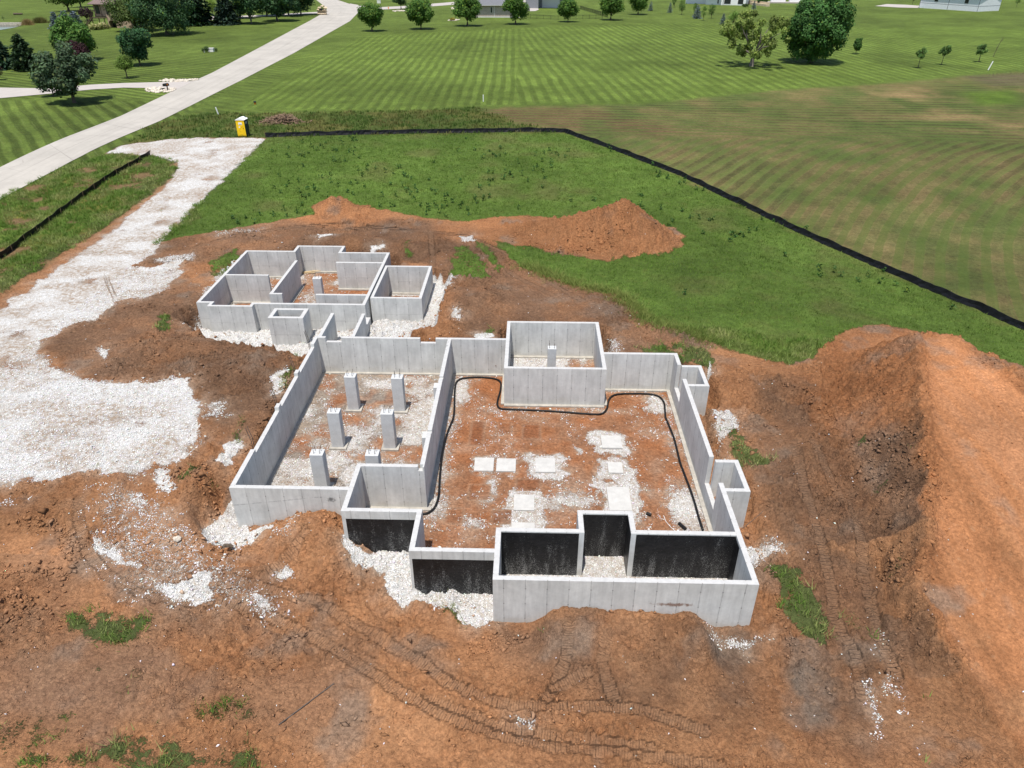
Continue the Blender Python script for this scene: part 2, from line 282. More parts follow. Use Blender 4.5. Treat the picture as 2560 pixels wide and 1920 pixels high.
# --- kinds of grass
def soft(poly, s=1.2): return 1 - sstep(-s, s, sdpoly(poly, x + 1.5 * nA, y + 1.5 * nA, 8.0))
TALL = D((570, 300), (800, 292), (1220, 288), (1500, 395), (1800, 530), (2212, 712), (2500, 840)) + [(45, 30), (36, 40), (18, 45.5), (-10, 50), (-40, 58)] + D((330, 545),)
k_tall = soft(TALL, .8)
ROUGH = D((270, 312), (330, 270), (440, 245), (600, 245), (870, 240), (1040, 232), (1100, 262), (1220, 288), (800, 292), (570, 300))
k_rough = soft(ROUGH, 1.0)
HAY = D((1035, 236), (1180, 230), (1400, 225), (1680, 195), (1900, 182), (2212, 155), (2700, 190)) + [(120, 80), (60, 30)] + D((2212, 708), (1800, 528), (1500, 393), (1300, 312), (1220, 287), (1100, 262))
k_hay = soft(HAY, 1.0)
LOT = D((500, 235), (640, 148), (785, 78), (1050, 64), (1220, 56), (1480, 48), (1700, 60)) + D((2212, 60), (2600, 60), (2500, 150), (2212, 150), (1900, 180), (1680, 195), (1400, 224), (1050, 228), (870, 240))
k_lot = soft(LOT, 1.0)
def rgb(*c): return np.array(c)
def mix(A, Bc, k):
    Bc = np.asarray(Bc); return A * (1 - k[:, None]) + (Bc if Bc.ndim == 2 else Bc[None]) * k[:, None]
LAWN = rgb(.088, .126, .024)
gt = np.repeat(LAWN[None], len(x), 0)
gt = mix(gt, rgb(.096, .140, .025), k_lot)
gt = mix(gt, rgb(.070, .098, .022), k_rough); gt = mix(gt, rgb(.094, .150, .028), k_tall)
big = fbm(x * .06, y * .06, 5, 4); mid = fbm(x * .22, y * .22, 6, 4)
gt = mix(gt, rgb(.10, .085, .035), np.clip(k_tall * (mid * 1.1 - .12), 0, .5)); gt = mix(gt, rgb(.11, .10, .03), np.clip(k_rough * (mid * 1.6 + .1), 0, .7))
hayc = mix(np.repeat(rgb(.096, .116, .034)[None], len(x), 0), rgb(.152, .116, .050), np.clip(.48 + 1.0 * mid, 0, 1))
gt = gt * (1 - k_hay[:, None]) + hayc * k_hay[:, None]
BROWN = D((1040, 235), (1120, 232), (1300, 240), (1500, 290), (1400, 300), (1250, 280), (1100, 262))
gt = mix(gt, rgb(.13, .085, .042), k_hay * soft(BROWN, 2.5) * np.clip(.8 + mid, 0, 1))
TAN = D((1870, 190), (1960, 188), (2060, 200), (2130, 260), (2250, 270), (2250, 300), (2080, 285), (1980, 250))
gt = mix(gt, rgb(.26, .175, .085), k_hay * soft(TAN, 3) * np.clip(.45 + 1.6 * mid, 0, 1))
gt = mix(gt, rgb(.11, .19, .02), soft(D((2080, 200), (2190, 195), (2200, 225), (2110, 228)), 2.0) * .8)
gt = mix(gt, rgb(.13, .095, .06), soft(D((2080, 165), (2230, 158), (2260, 185), (2140, 185)), 2.0) * .9)
MULCH = D((500, 133), (535, 129), (545, 132), (520, 138))
gt = mix(gt, rgb(.080, .098, .032), g_dirt * (1 - k_tall))
wild = fbm(x * .35, y * .35, 64, 4)
gt = mix(gt, rgb(.15, .12, .03), np.clip(cover(STRIP, .5) * (wild * 1.4 + .15), 0, .6))
gt = gt * (1 + .35 * big + .25 * mid)[:, None]
# mowing lines: distance across the swaths and along them
def rows(ang, period): return ((x * math.cos(ang) + y * math.sin(ang)) / period, (-x * math.sin(ang) + y * math.cos(ang)))
sa, ta = rows(R(1.3), 1.8); sb, tb = rows(R(5.2), 2.1); sl = sstep(-1.2, 1.2, x + .025 * (y - 180) + 3)
st = np.zeros((len(x), 3))
rightside = x > -3 + .0 * y
st[:, 0] = np.where(rightside, sb, sa); st[:, 1] = np.where(rightside, tb, ta); st[:, 2] = .30 * k_lot * np.clip(.85 + .9 * mid, .4, 1.2)
far_r = (1 - k_lot) * sstep(118, 130, y)
sr, tr_ = rows(R(60), 2.2); st[:, 0] = np.where((k_lot < .5), sr, st[:, 0]); st[:, 1] = np.where(k_lot < .5, tr_, st[:, 1]); st[:, 2] = np.where(k_lot < .5, .24, st[:, 2])
left = x < -50 - .06 * (y - 80)
sL, tL = rows(R(38), 2.0); sL2, tL2 = rows(R(62), 1.8)
st[:, 0] = np.where(left, np.where(y < 125, sL, sL2), st[:, 0]); st[:, 1] = np.where(left, np.where(y < 125, tL, tL2), st[:, 1]); st[:, 2] = np.where(left, .40, st[:, 2])
hwob = .5 * fbm(x * .03, y * .03, 120, 3)
hr = np.hypot(x - 125, y - 14); hA = sstep(96, 104, y + .04 * (x - 30)); hs = np.where(hA > .5, (y + .05 * x) / 1.9, hr / 1.7) + hwob; ht = np.where(hA > .5, x, np.arctan2(y - 14, 125 - x) * 110)
hk = k_hay > .5
st[:, 0] = np.where(hk, hs, st[:, 0]); st[:, 1] = np.where(hk, ht, st[:, 1]); st[:, 2] = np.where(hk, 0.44 * k_hay * np.clip(.72 + 1.2 * fbm(x * .05, y * .05, 121, 3), .25, 1), st[:, 2])
st[:, 2] = st[:, 2] * (1 - k_tall) * (1 - k_rough) * np.where(near & (y < 62), 1 - g_dirt, 1)

# --- soil colours
REDD, BRN, GRY, ORG, FLOOR = rgb(.305, .148, .070), rgb(.180, .102, .060), rgb(.215, .165, .126), rgb(.345, .152, .066), rgb(.335, .136, .058)
dt = np.repeat(REDD[None], len(x), 0)
BROWN_ZONES = [[(330, 530), (480, 497), (680, 465), (1000, 480), (1060, 520), (1120, 575), (1340, 642), (1540, 742), (1480, 800), (1300, 760), (1000, 730), (960, 600), (900, 560), (500, 560), (300, 580)],
               [(80, 740), (200, 690), (380, 600), (480, 640), (420, 720), (560, 720), (660, 780), (600, 900), (520, 960), (440, 900), (420, 820), (200, 822)],
               [(1070, 1345), (1300, 1310), (1540, 1340), (1640, 1400), (1600, 1560), (1400, 1540), (1200, 1480), (1080, 1400)],
               [(1640, 820), (1760, 820), (1780, 900), (1900, 1100), (1960, 1290), (1900, 1640), (1780, 1600), (1700, 1250), (1620, 1050)]]
for pl in BROWN_ZONES: dt = mix(dt, BRN, cover(D(*pl), 1.0) * np.clip(.88 + .7 * nA, 0, 1))
for pl, a in [([(1690, 1395), (1770, 1375), (1805, 1420), (1812, 1560), (1740, 1590), (1715, 1500)], .95), ([(1790, 905), (1880, 860), (1920, 900), (1980, 1000), (1990, 1110), (1960, 1190), (1900, 1100), (1840, 1000)], .7), ([(150, 1130), (240, 1200), (450, 1330), (430, 1360), (260, 1300), (160, 1220)], .45),
              ([(1590, 1330), (1640, 1380), (1560, 1450), (1480, 1400)], .6), ([(1180, 1390), (1280, 1380), (1260, 1430), (1170, 1430)], .6), ([(0, 1420), (300, 1380), (480, 1480), (360, 1560), (0, 1540)], .4), ([(1130, 545), (1240, 535), (1260, 565), (1180, 560)], .8)]:
    dt = mix(dt, GRY, a * cover(D(*pl), .4) * np.clip(.85 + .7 * nA, 0, 1))
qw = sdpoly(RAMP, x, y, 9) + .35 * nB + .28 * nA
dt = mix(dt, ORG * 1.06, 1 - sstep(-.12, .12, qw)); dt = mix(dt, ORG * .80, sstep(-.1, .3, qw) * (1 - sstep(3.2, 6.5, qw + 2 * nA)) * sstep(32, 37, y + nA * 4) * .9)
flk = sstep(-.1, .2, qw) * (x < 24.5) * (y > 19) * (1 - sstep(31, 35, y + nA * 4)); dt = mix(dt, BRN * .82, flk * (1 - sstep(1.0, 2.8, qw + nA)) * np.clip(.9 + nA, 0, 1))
rs1 = fbm(x * 1.1 + .12 * y, y * .07, 97, 5)
in_ramp = 1 - sstep(-1.0, .2, sdpoly(RAMP, x, y, 3) + .5 * nB)
dt = dt * (1 + in_ramp * rs1 * .55)[:, None]; dt = mix(dt, rgb(.28, .145, .080), in_ramp * np.clip(rs1 * 1.6 - .1, 0, .45))
dt = mix(dt, rgb(.345, .158, .070), (1 - sstep(4.2, 6.2, mound_d)) * (y > 56) * np.clip(.8 + nA, 0, 1))
dt = mix(dt, rgb(.350, .178, .086), np.clip(1.6 * fbm(x * .3, y * .3, 88, 4) - .05, 0, .8) * (y < 26))
dt = dt * (1 + .45 * fbm(x * .11, y * .16, 140, 4))[:, None].clip(.8, 1.2); dt = mix(dt, BRN * 1.25, (1 - infl) * (y < 24) * (x < -6) * np.clip(1.5 * fbm(x * .22, y * .22, 141, 4) + .30, 0, .6))
dt = mix(dt, GRY * .95, np.clip(1.7 * fbm(x * .45, y * .45, 91, 4) - .42, 0, .6) * (1 - infl))
fcol = mix(np.repeat(FLOOR[None], len(x), 0), np.where(gar[:, None], rgb(.27, .23, .19)[None], rgb(.24, .165, .11)[None]), np.clip(.5 + 1.6 * fbm(x * .8, y * .8, 95, 4), 0, 1) * np.where(gar, .95, .35))
dt = dt * (1 - infl[:, None]) + fcol * infl[:, None]
dt = mix(dt, rgb(.44, .345, .26), np.clip(halo * (.55 + 1.4 * fbm(x * 1.3, y * 1.3, 131, 5)), 0, .75) * (1 - infl)); dt = mix(dt, rgb(.46, .37, .28), np.clip(fl * 1.3 * (.6 + 1.2 * fbm(x * 1.1, y * 1.1, 132, 5)), 0, .8) * infl)
dt = mix(dt, rgb(.17, .125, .062), cover(STRIP, .5) * .8)
SLABS = [rect(*rect6(*q, .05)) for q in [(300, 385, 670, 820), (470, 560, 680, 750), (630, 740, 690, 780), (150, 258, 1205, 1300), (440, 560, 1215, 1300), (295, 430, 1060, 1155), (590, 740, 1025, 1095)]]
for i, sp in enumerate(SLABS):
    e = sdpoly(sp, x, y, 2); rim = np.exp(-(e / .09) ** 2)
    dt = mix(dt, rgb(.27, .105, .045) if i % 2 else rgb(.21, .08, .038), (1 - sstep(-.1, .05, e)) * .55 * (inside < 0)); dt = mix(dt, rgb(.36, .26, .18), rim * .35 * (inside < 0))
    grv = np.where((e < .03) & (inside < 0), np.minimum(grv, .28), grv)
# --- vehicle tracks pressed into the soil
def z2(*p): return [at(800 + a / 2.304, 1480 + b / 2.304) for a, b in p]
def zR1(*p): return [at(a / 2.0233, 1100 + b / 2.0233) for a, b in p]
def z9(*p): return [at(1900 + a / 3.687, 1350 + b / 3.687) for a, b in p]
def z3b(*p): return [at(1700 + a / 1.508, 820 + b / 1.508) for a, b in p]
TRACKS = [zR1((400, 300), (400, 420), (440, 560), (540, 680), (700, 770), (900, 820), (1060, 830)), zR1((620, 380), (640, 520), (760, 620), (950, 650)) + z2((0, 60), (200, 180), (400, 300), (600, 420), (750, 530), (900, 600), (1100, 645), (1400, 665), (1700, 660), (1900, 690), (2212, 800)),
  zR1((1060, 830), (1300, 860)) + z2((0, 280), (200, 400), (450, 570), (700, 700), (1000, 820), (1300, 885), (1700, 910), (2000, 960), (2300, 1010)), z2((620, 620), (1060, 790), (1200, 800)), z2((1180, 820), (1500, 850), (1900, 900)),
  z3b((430, 440), (460, 580), (500, 700), (540, 850)) + z9((650, 400), (680, 620), (740, 830), (850, 1000), (920, 1200), (960, 1450)), z3b((500, 440), (580, 600), (640, 720), (680, 830)) + z9((950, 330), (1010, 520), (1080, 850), (1180, 1100), (1250, 1260)),
  D((700, 500), (800, 490), (930, 500), (1010, 510), (1060, 560), (1120, 600), (1200, 640)), D((1010, 510), (1090, 545), (1150, 590), (1260, 650)), D((380, 545), (520, 505), (640, 490), (760, 480)), D((930, 500), (935, 560), (928, 620)),
  z2((1340, 560), (1540, 480)), z2((1430, 250), (1420, 420), (1300, 640)), z2((1650, 300), (1620, 430), (1700, 640)), zR1((150, 850), (190, 960)), zR1((0, 900), (60, 960)), zR1((1350, 700), (1560, 560)),
  D((150, 770), (260, 745), (400, 730), (560, 740)), D((200, 800), (330, 790), (480, 770))]
tr = np.zeros((len(x), 3)); tm = np.zeros(len(x))
for i, T in enumerate(TRACKS):
    P_ = np.array(T); bb = (x > P_[:, 0].min() - 1) & (x < P_[:, 0].max() + 1) & (y > P_[:, 1].min() - 1) & (y < P_[:, 1].max() + 1)
    ii = np.where(bb)[0]; d, s, z, g = ndist(T, x[ii], y[ii], 2.0); d = d + .10 * nB[ii]
    m = (1 - sstep(.20, .29, d)) * np.clip(.95 + .7 * nA[ii], .4, 1); bet = m > tm[ii]
    sel = ii[bet]; tr[sel, 0] = s[bet]; tr[sel, 1] = d[bet]; tr[sel, 2] = m[bet]; tm[sel] = m[bet]
    H[ii] += out[ii] * (-.022 * (1 - sstep(.14, .34, d)) + .010 * np.exp(-((d - .36) / .09) ** 2))
# --- roughness of the ground
ruff = g_dirt * out * (1 - .75 * np.clip(pad, 0, 1)) * (1 - .6 * tm)
smooth_zone = np.clip((1 - sstep(-1.5, 0, sdpoly(RAMP, x, y, 3))) + cover(D((0, 1160), (150, 1170), (150, 1240), (0, 1250)), .5) + cover(D((560, 1480), (760, 1450), (1000, 1520), (1000, 1700), (560, 1700)), 2.0) * .7, 0, 1)
qr = sdpoly(RAMP, x, y, 9); flank = (qr > -.2) & (qr < 6) & (x < 24.5) & (x > 15) & (y > 20)
ruff = ruff * (1 - .88 * smooth_zone) * np.where(flank, 1.5, 1)
cl = np.clip(fbm(x * .35, y * .35, 55, 3) * 1.8 + .55, .15, 1.2)
w1d, w1c = worley(x * 2.3 + .3 * nB, y * 2.3 + .3 * nC, 71); w2d, w2c = worley(x * 4.6 + .3 * nC, y * 4.6, 73)
clods_h = np.clip(.62 - w1d, 0, 1) * .30 * np.clip(w1c * 1.6 - .5, 0, 1) + np.clip(.6 - w2d, 0, 1) * .16 * np.clip(w2c * 1.5 - .4, 0, 1)
rid = 1 - np.abs(fbm(x * 3.1, y * 3.1, 61, 4)) * 2.6
detail = .10 * nA + .10 * nB + .07 * nC + .06 * (rid - .6) + clods_h
fine_amp = np.interp(y, [12, 60, 90, 130], [1, 1, .5, 0])
H = H + ruff * cl * detail * fine_amp * 1.6 + (1 - out) * (.015 * nB + .012 * nC) * (inside < 0) + near * (1 - g_dirt) * out * (.10 * nA + .05 * nB) * np.interp(y, [60, 110], [1, 0])
H = H + pad * .05 * nA * out
ravine = ndist(D((1905, 1200), (1920, 1290), (1950, 1330)), x, y, 2)[0]; H = H - .45 * np.exp(-(ravine / .20) ** 2); rv2 = ndist(D((1955, 1290), (1975, 1370), (1990, 1440)), x, y, 2)[0]; H = H - .18 * np.exp(-((rv2 + .15 * nB) / .16) ** 2)
for pl in (D((1985, 745), (1995, 900), (2005, 1010)), D((2150, 830), (2170, 1000), (2130, 1300)), D((2070, 760), (2110, 860))):
    H = H - .10 * np.exp(-((ndist(pl, x, y, 2)[0] + .12 * nB) / .09) ** 2)
H = H - .12 * np.exp(-((ndist(D((1640, 1195), (1660, 1300), (1690, 1390), (1710, 1470)), x, y, 2)[0] + .15 * nB) / .13) ** 2)

NX, NY = len(GX), len(GY)
def samp(arr, px, py):
    px = np.asarray(px, float); py = np.asarray(py, float); A = arr.reshape(NY, NX)
    i = np.clip(np.searchsorted(GX, px) - 1, 0, NX - 2); j = np.clip(np.searchsorted(GY, py) - 1, 0, NY - 2)
    fx = (px - GX[i]) / (GX[i + 1] - GX[i]); fy = (py - GY[j]) / (GY[j + 1] - GY[j])
    return (A[j, i] * (1 - fx) + A[j, i + 1] * fx) * (1 - fy) + (A[j + 1, i] * (1 - fx) + A[j + 1, i + 1] * fx) * fy
def gz(px, py): return float(samp(H, px, py))
def spot(u, v):
    a, b = at(u, v); return (a, b, gz(a, b))

# ---------------------------------------------------------------- materials
def newmat(name):
    m = bpy.data.materials.new(name); m.use_nodes = True; nt = m.node_tree; b = nt.nodes["Principled BSDF"]
    b.inputs["Roughness"].default_value = .9; b.inputs["Specular IOR Level"].default_value = .25
    return m, nt, b
class NG:
    def __init__(s, nt): s.nt = nt
    def n(s, t, **kw):
        nd = s.nt.nodes.new(t)
        for k, v in kw.items(): setattr(nd, k, v)
        return nd
    def put(s, inp, v):
        if hasattr(v, 'is_linked') or isinstance(v, bpy.types.NodeSocket): s.nt.links.new(v, inp)
        else: inp.default_value = v
    def math(s, op, a, b=None, c=None, clamp=False):
        nd = s.n("ShaderNodeMath", operation=op, use_clamp=clamp); s.put(nd.inputs[0], a)
        if b is not None: s.put(nd.inputs[1], b)
        if c is not None: s.put(nd.inputs[2], c)
        return nd.outputs[0]
    def noise(s, vec, scale, detail=4, rough=.55, dist=0):
        nd = s.n("ShaderNodeTexNoise"); s.put(nd.inputs["Vector"], vec); nd.inputs["Scale"].default_value = scale; nd.inputs["Detail"].default_value = detail
        nd.inputs["Roughness"].default_value = rough; nd.inputs["Distortion"].default_value = dist; return nd.outputs["Fac"]
    def step(s, v, a, b):
        nd = s.n("ShaderNodeMapRange", interpolation_type='SMOOTHSTEP'); s.put(nd.inputs[0], v); nd.inputs[1].default_value = a; nd.inputs[2].default_value = b; return nd.outputs[0]
    def lin(s, v, a, b, c, d):
        nd = s.n("ShaderNodeMapRange"); s.put(nd.inputs[0], v)
        for i, k in enumerate((a, b, c, d)): nd.inputs[i + 1].default_value = k
        return nd.outputs[0]
    def mixc(s, f, a, b, blend='MIX'):
        nd = s.n("ShaderNodeMix", data_type='RGBA', blend_type=blend); s.put(nd.inputs[0], f); s.put(nd.inputs[6], a); s.put(nd.inputs[7], b); return nd.outputs[2]
    def mul(s, col, f): return s.mixc(1.0, col, s.gray(f), 'MULTIPLY')
    def gray(s, f):
        nd = s.n("ShaderNodeCombineColor"); [s.put(nd.inputs[i], f) for i in range(3)]; return nd.outputs[0]
    def attr(s, name): return s.n("ShaderNodeAttribute", attribute_name=name)
    def sep(s, v):
        nd = s.n("ShaderNodeSeparateXYZ"); s.put(nd.inputs[0], v); return nd.outputs
    def comb(s, a, b, c):
        nd = s.n("ShaderNodeCombineXYZ"); s.put(nd.inputs[0], a); s.put(nd.inputs[1], b); s.put(nd.inputs[2], c); return nd.outputs[0]
    def bump(s, h, dist, strength=1.0, normal=None):
        nd = s.n("ShaderNodeBump"); s.put(nd.inputs["Height"], h); nd.inputs["Distance"].default_value = dist; nd.inputs["Strength"].default_value = strength
        if normal is not None: s.put(nd.inputs["Normal"], normal)
        return nd.outputs[0]
def rgba(c): return (c[0], c[1], c[2], 1.0)

def ground_material():
    m, nt, b = newmat("ground"); g = NG(nt); P = g.n("ShaderNodeNewGeometry").outputs["Position"]
    n1 = g.noise(P, 1.1, 6, .6); n2 = g.noise(P, 7, 6, .62); n3 = g.noise(P, 28, 4, .6); n4 = g.noise(P, 70, 2, .5)
    nsp = g.noise(P, 13, 5, .68); nsp2 = g.noise(P, 3.2, 5, .65)
    # soil
    tint = g.attr("tint").outputs["Color"]; t = g.mul(tint, g.lin(n2, .25, .75, .70, 1.30)); t = g.mul(t, g.lin(n3, .25, .75, .78, 1.22)); t = g.mul(t, g.lin(n1, .3, .7, .88, 1.12))
    crumb = g.n("ShaderNodeTexVoronoi", feature='F1'); g.put(crumb.inputs["Vector"], P); crumb.inputs["Scale"].default_value = 9; crumb.inputs["Randomness"].default_value = 1
    t = g.mul(t, g.lin(g.sep(crumb.outputs["Color"])[0], 0, 1, .86, 1.14))
    pale = g.step(g.noise(P, 2.3, 6, .66), .56, .72); t = g.mixc(g.math('MULTIPLY', pale, .35), t, (.40, .235, .13, 1))
    pt = g.step(g.noise(P, .75, 8, .7), .49, .56); calm_ = g.math('SUBTRACT', 1.0, g.math('MULTIPLY', g.attr("calm").outputs["Fac"], .65)); t = g.mixc(g.math('MULTIPLY', g.math('MULTIPLY', pt, calm_), .38), t, g.mixc(1.0, t, (.70, .64, .62, 1), 'MULTIPLY')); pt2 = g.step(g.noise(P, 3.4, 7, .7), .53, .62); t = g.mixc(g.math('MULTIPLY', g.math('MULTIPLY', pt2, calm_), .42), t, g.mixc(1.0, t, (.72, .68, .66, 1), 'MULTIPLY'))
    cr2 = g.n("ShaderNodeTexVoronoi", feature='F1'); g.put(cr2.inputs["Vector"], P); cr2.inputs["Scale"].default_value = 4.2
    ce = g.n("ShaderNodeTexVoronoi", feature='DISTANCE_TO_EDGE'); g.put(ce.inputs["Vector"], g.n("ShaderNodeVectorMath", operation='ADD').outputs[0]); ce.inputs["Scale"].default_value = 3.6
    va_ = ce.inputs["Vector"].links[0].from_node; g.put(va_.inputs[0], P); dn = g.n("ShaderNodeTexNoise"); g.put(dn.inputs["Vector"], P); dn.inputs["Scale"].default_value = 4; dn.inputs["Detail"].default_value = 4; vm = g.n("ShaderNodeVectorMath", operation='SCALE'); g.put(vm.inputs[0], dn.outputs["Color"]); vm.inputs["Scale"].default_value = .35; g.put(va_.inputs[1], vm.outputs[0])
    crk = g.math('MULTIPLY', g.math('SUBTRACT', 1.0, g.step(ce.outputs["Distance"], .0, .07)), g.step(g.noise(P, 1.1, 4, .6), .46, .58))
    tr3 = g.sep(g.attr("track").outputs["Vector"])
    cle = g.math('SINE', g.math('MULTIPLY', tr3[0], 2 * math.pi / .21)); cle = g.step(g.math('ADD', cle, g.lin(n2, .3, .7, -.4, .4)), -.7, .8)
    tmk = g.math('MULTIPLY', tr3[2], g.step(nsp2, .28, .45))
    t = g.mixc(g.math('MULTIPLY', tmk, .22), t, (.34, .215, .135, 1))
    # grass
    gti = g.attr("gtint").outputs["Color"]; gl = g.mul(gti, g.lin(g.noise(P, 3.5, 7, .68), .25, .75, .66, 1.36)); gl = g.mul(gl, g.lin(n3, .25, .75, .68, 1.34)); gl = g.mul(gl, g.lin(g.noise(P, 1.6, 6, .75), .3, .7, .80, 1.2)); gl = g.mul(gl, g.lin(g.noise(P, .33, 5, .6), .3, .7, .82, 1.2))
    yel = g.step(g.noise(P, .9, 6, .66), .5, .74); gl = g.mixc(g.math('MULTIPLY', yel, .30), gl, (.13, .125, .03, 1))
    s3 = g.sep(g.attr("swath").outputs["Vector"])
    sv = g.comb(g.math('MULTIPLY', s3[0], 1.0), g.math('MULTIPLY', s3[1], .035), 0.0)
    sn = g.noise(sv, 1.7, 5, .7); sn2 = g.noise(g.comb(g.math('MULTIPLY', s3[0], 1.0), g.math('MULTIPLY', s3[1], .5), 0.0), 2.6, 4, .7)
    ph = g.math('ADD', s3[0], g.lin(g.noise(P, .10, 2, .5), .3, .7, -.12, .12))
    sw = g.math('SINE', g.math('MULTIPLY', ph, 2 * math.pi)); sw = g.lin(g.step(sw, -.55, .55), 0, 1, -1, 1); sw = g.math('ADD', g.math('MULTIPLY', sw, .95), g.lin(sn, .3, .7, -.5, .5)); sw = g.math('ADD', sw, g.lin(sn2, .3, .7, -.22, .22))
    fine = g.math('SINE', g.math('MULTIPLY', ph, 4 * math.pi)); line = g.step(g.math('ADD', fine, g.lin(sn, .3, .7, -.6, .5)), .75, 1.25)
    gl = g.mul(gl, g.math('ADD', 1.0, g.math('MULTIPLY', sw, g.math('MULTIPLY', s3[2], .62))))
    hayf = g.math('MULTIPLY', g.attr("hay").outputs["Fac"], g.step(sw, -.1, .9)); gl = g.mixc(g.math('MULTIPLY', hayf, .5), gl, (.070, .112, .020, 1))
    gl = g.mixc(g.math('MULTIPLY', line, g.math('MULTIPLY', s3[2], 1.1)), gl, (.15, .19, .055, 1))
    # gravel
    vo = g.n("ShaderNodeTexVoronoi", feature='F1'); g.put(vo.inputs["Vector"], P); vo.inputs["Scale"].default_value = 20
    vb = g.n("ShaderNodeTexVoronoi", feature='F1'); g.put(vb.inputs["Vector"], P); vb.inputs["Scale"].default_value = 7.5
    vc = g.sep(vo.outputs["Color"]); vd = g.sep(vb.outputs["Color"])
    gv = g.mixc(vc[0], (.54, .53, .505, 1), (.84, .835, .82, 1)); gv = g.mixc(g.math('MULTIPLY', g.step(vd[1], .74, .9), .5), gv, (.46, .385, .29, 1)); gv = g.mul(gv, g.lin(vo.outputs["Distance"], .25, .75, 1.06, .70))  # last factor paints the shaded gaps between stones into the colour
    dust = g.attr("dust").outputs["Fac"]
    gv = g.mixc(g.math('MULTIPLY', dust, g.math('MAXIMUM', g.step(nsp2, .36, .62), g.step(nsp, .48, .66))), gv, (.34, .265, .20, 1))
    # where each lies
    ga = g.attr("grass").outputs["Fac"]; va = g.attr("gravel").outputs["Fac"]
    fg = g.step(g.math('ADD', ga, g.math('ADD', g.math('MULTIPLY', g.math('SUBTRACT', nsp, .5), 1.2), g.math('MULTIPLY', g.math('SUBTRACT', nsp2, .5), .8))), .46, .66)
    fv = g.step(g.math('ADD', va, g.math('ADD', g.math('MULTIPLY', g.math('SUBTRACT', nsp, .5), 1.25), g.math('MULTIPLY', g.math('SUBTRACT', nsp2, .5), .6))), .46, .56)
    col = g.mixc(fg, t, gl); col = g.mixc(fv, col, gv); g.put(b.inputs["Base Color"], col)
    hb = g.math('ADD', g.math('MULTIPLY', n2, .9), g.math('ADD', g.math('MULTIPLY', n3, .5), g.math('ADD', g.math('MULTIPLY', crumb.outputs["Distance"], -.45), g.math('ADD', g.math('MULTIPLY', cr2.outputs["Distance"], -.55), g.math('MULTIPLY', crk, -.38)))))
    hb = g.math('MULTIPLY', hb, g.math('SUBTRACT', 1.0, g.math('MULTIPLY', g.attr("calm").outputs["Fac"], .6))); hb = g.math('ADD', hb, g.math('MULTIPLY', g.math('MULTIPLY', g.math('SUBTRACT', cle, .5), tmk), 1.0))
    hv = g.math('ADD', g.math('MULTIPLY', vo.outputs["Distance"], -.55), g.math('MULTIPLY', vd[0], .18))
    hg = g.math('ADD', g.math('MULTIPLY', n3, .9), g.math('MULTIPLY', n2, .9))
    hh = g.n("ShaderNodeMix"); g.put(hh.inputs[0], fg); g.put(hh.inputs[2], hb); g.put(hh.inputs[3], hg)
    h2 = g.n("ShaderNodeMix"); g.put(h2.inputs[0], fv); g.put(h2.inputs[2], hh.outputs[0]); g.put(h2.inputs[3], hv)
    g.put(b.inputs["Normal"], g.bump(h2.outputs[0], .13, .85)); b.inputs["Roughness"].default_value = .95; b.inputs["Specular IOR Level"].default_value = .12
    return m

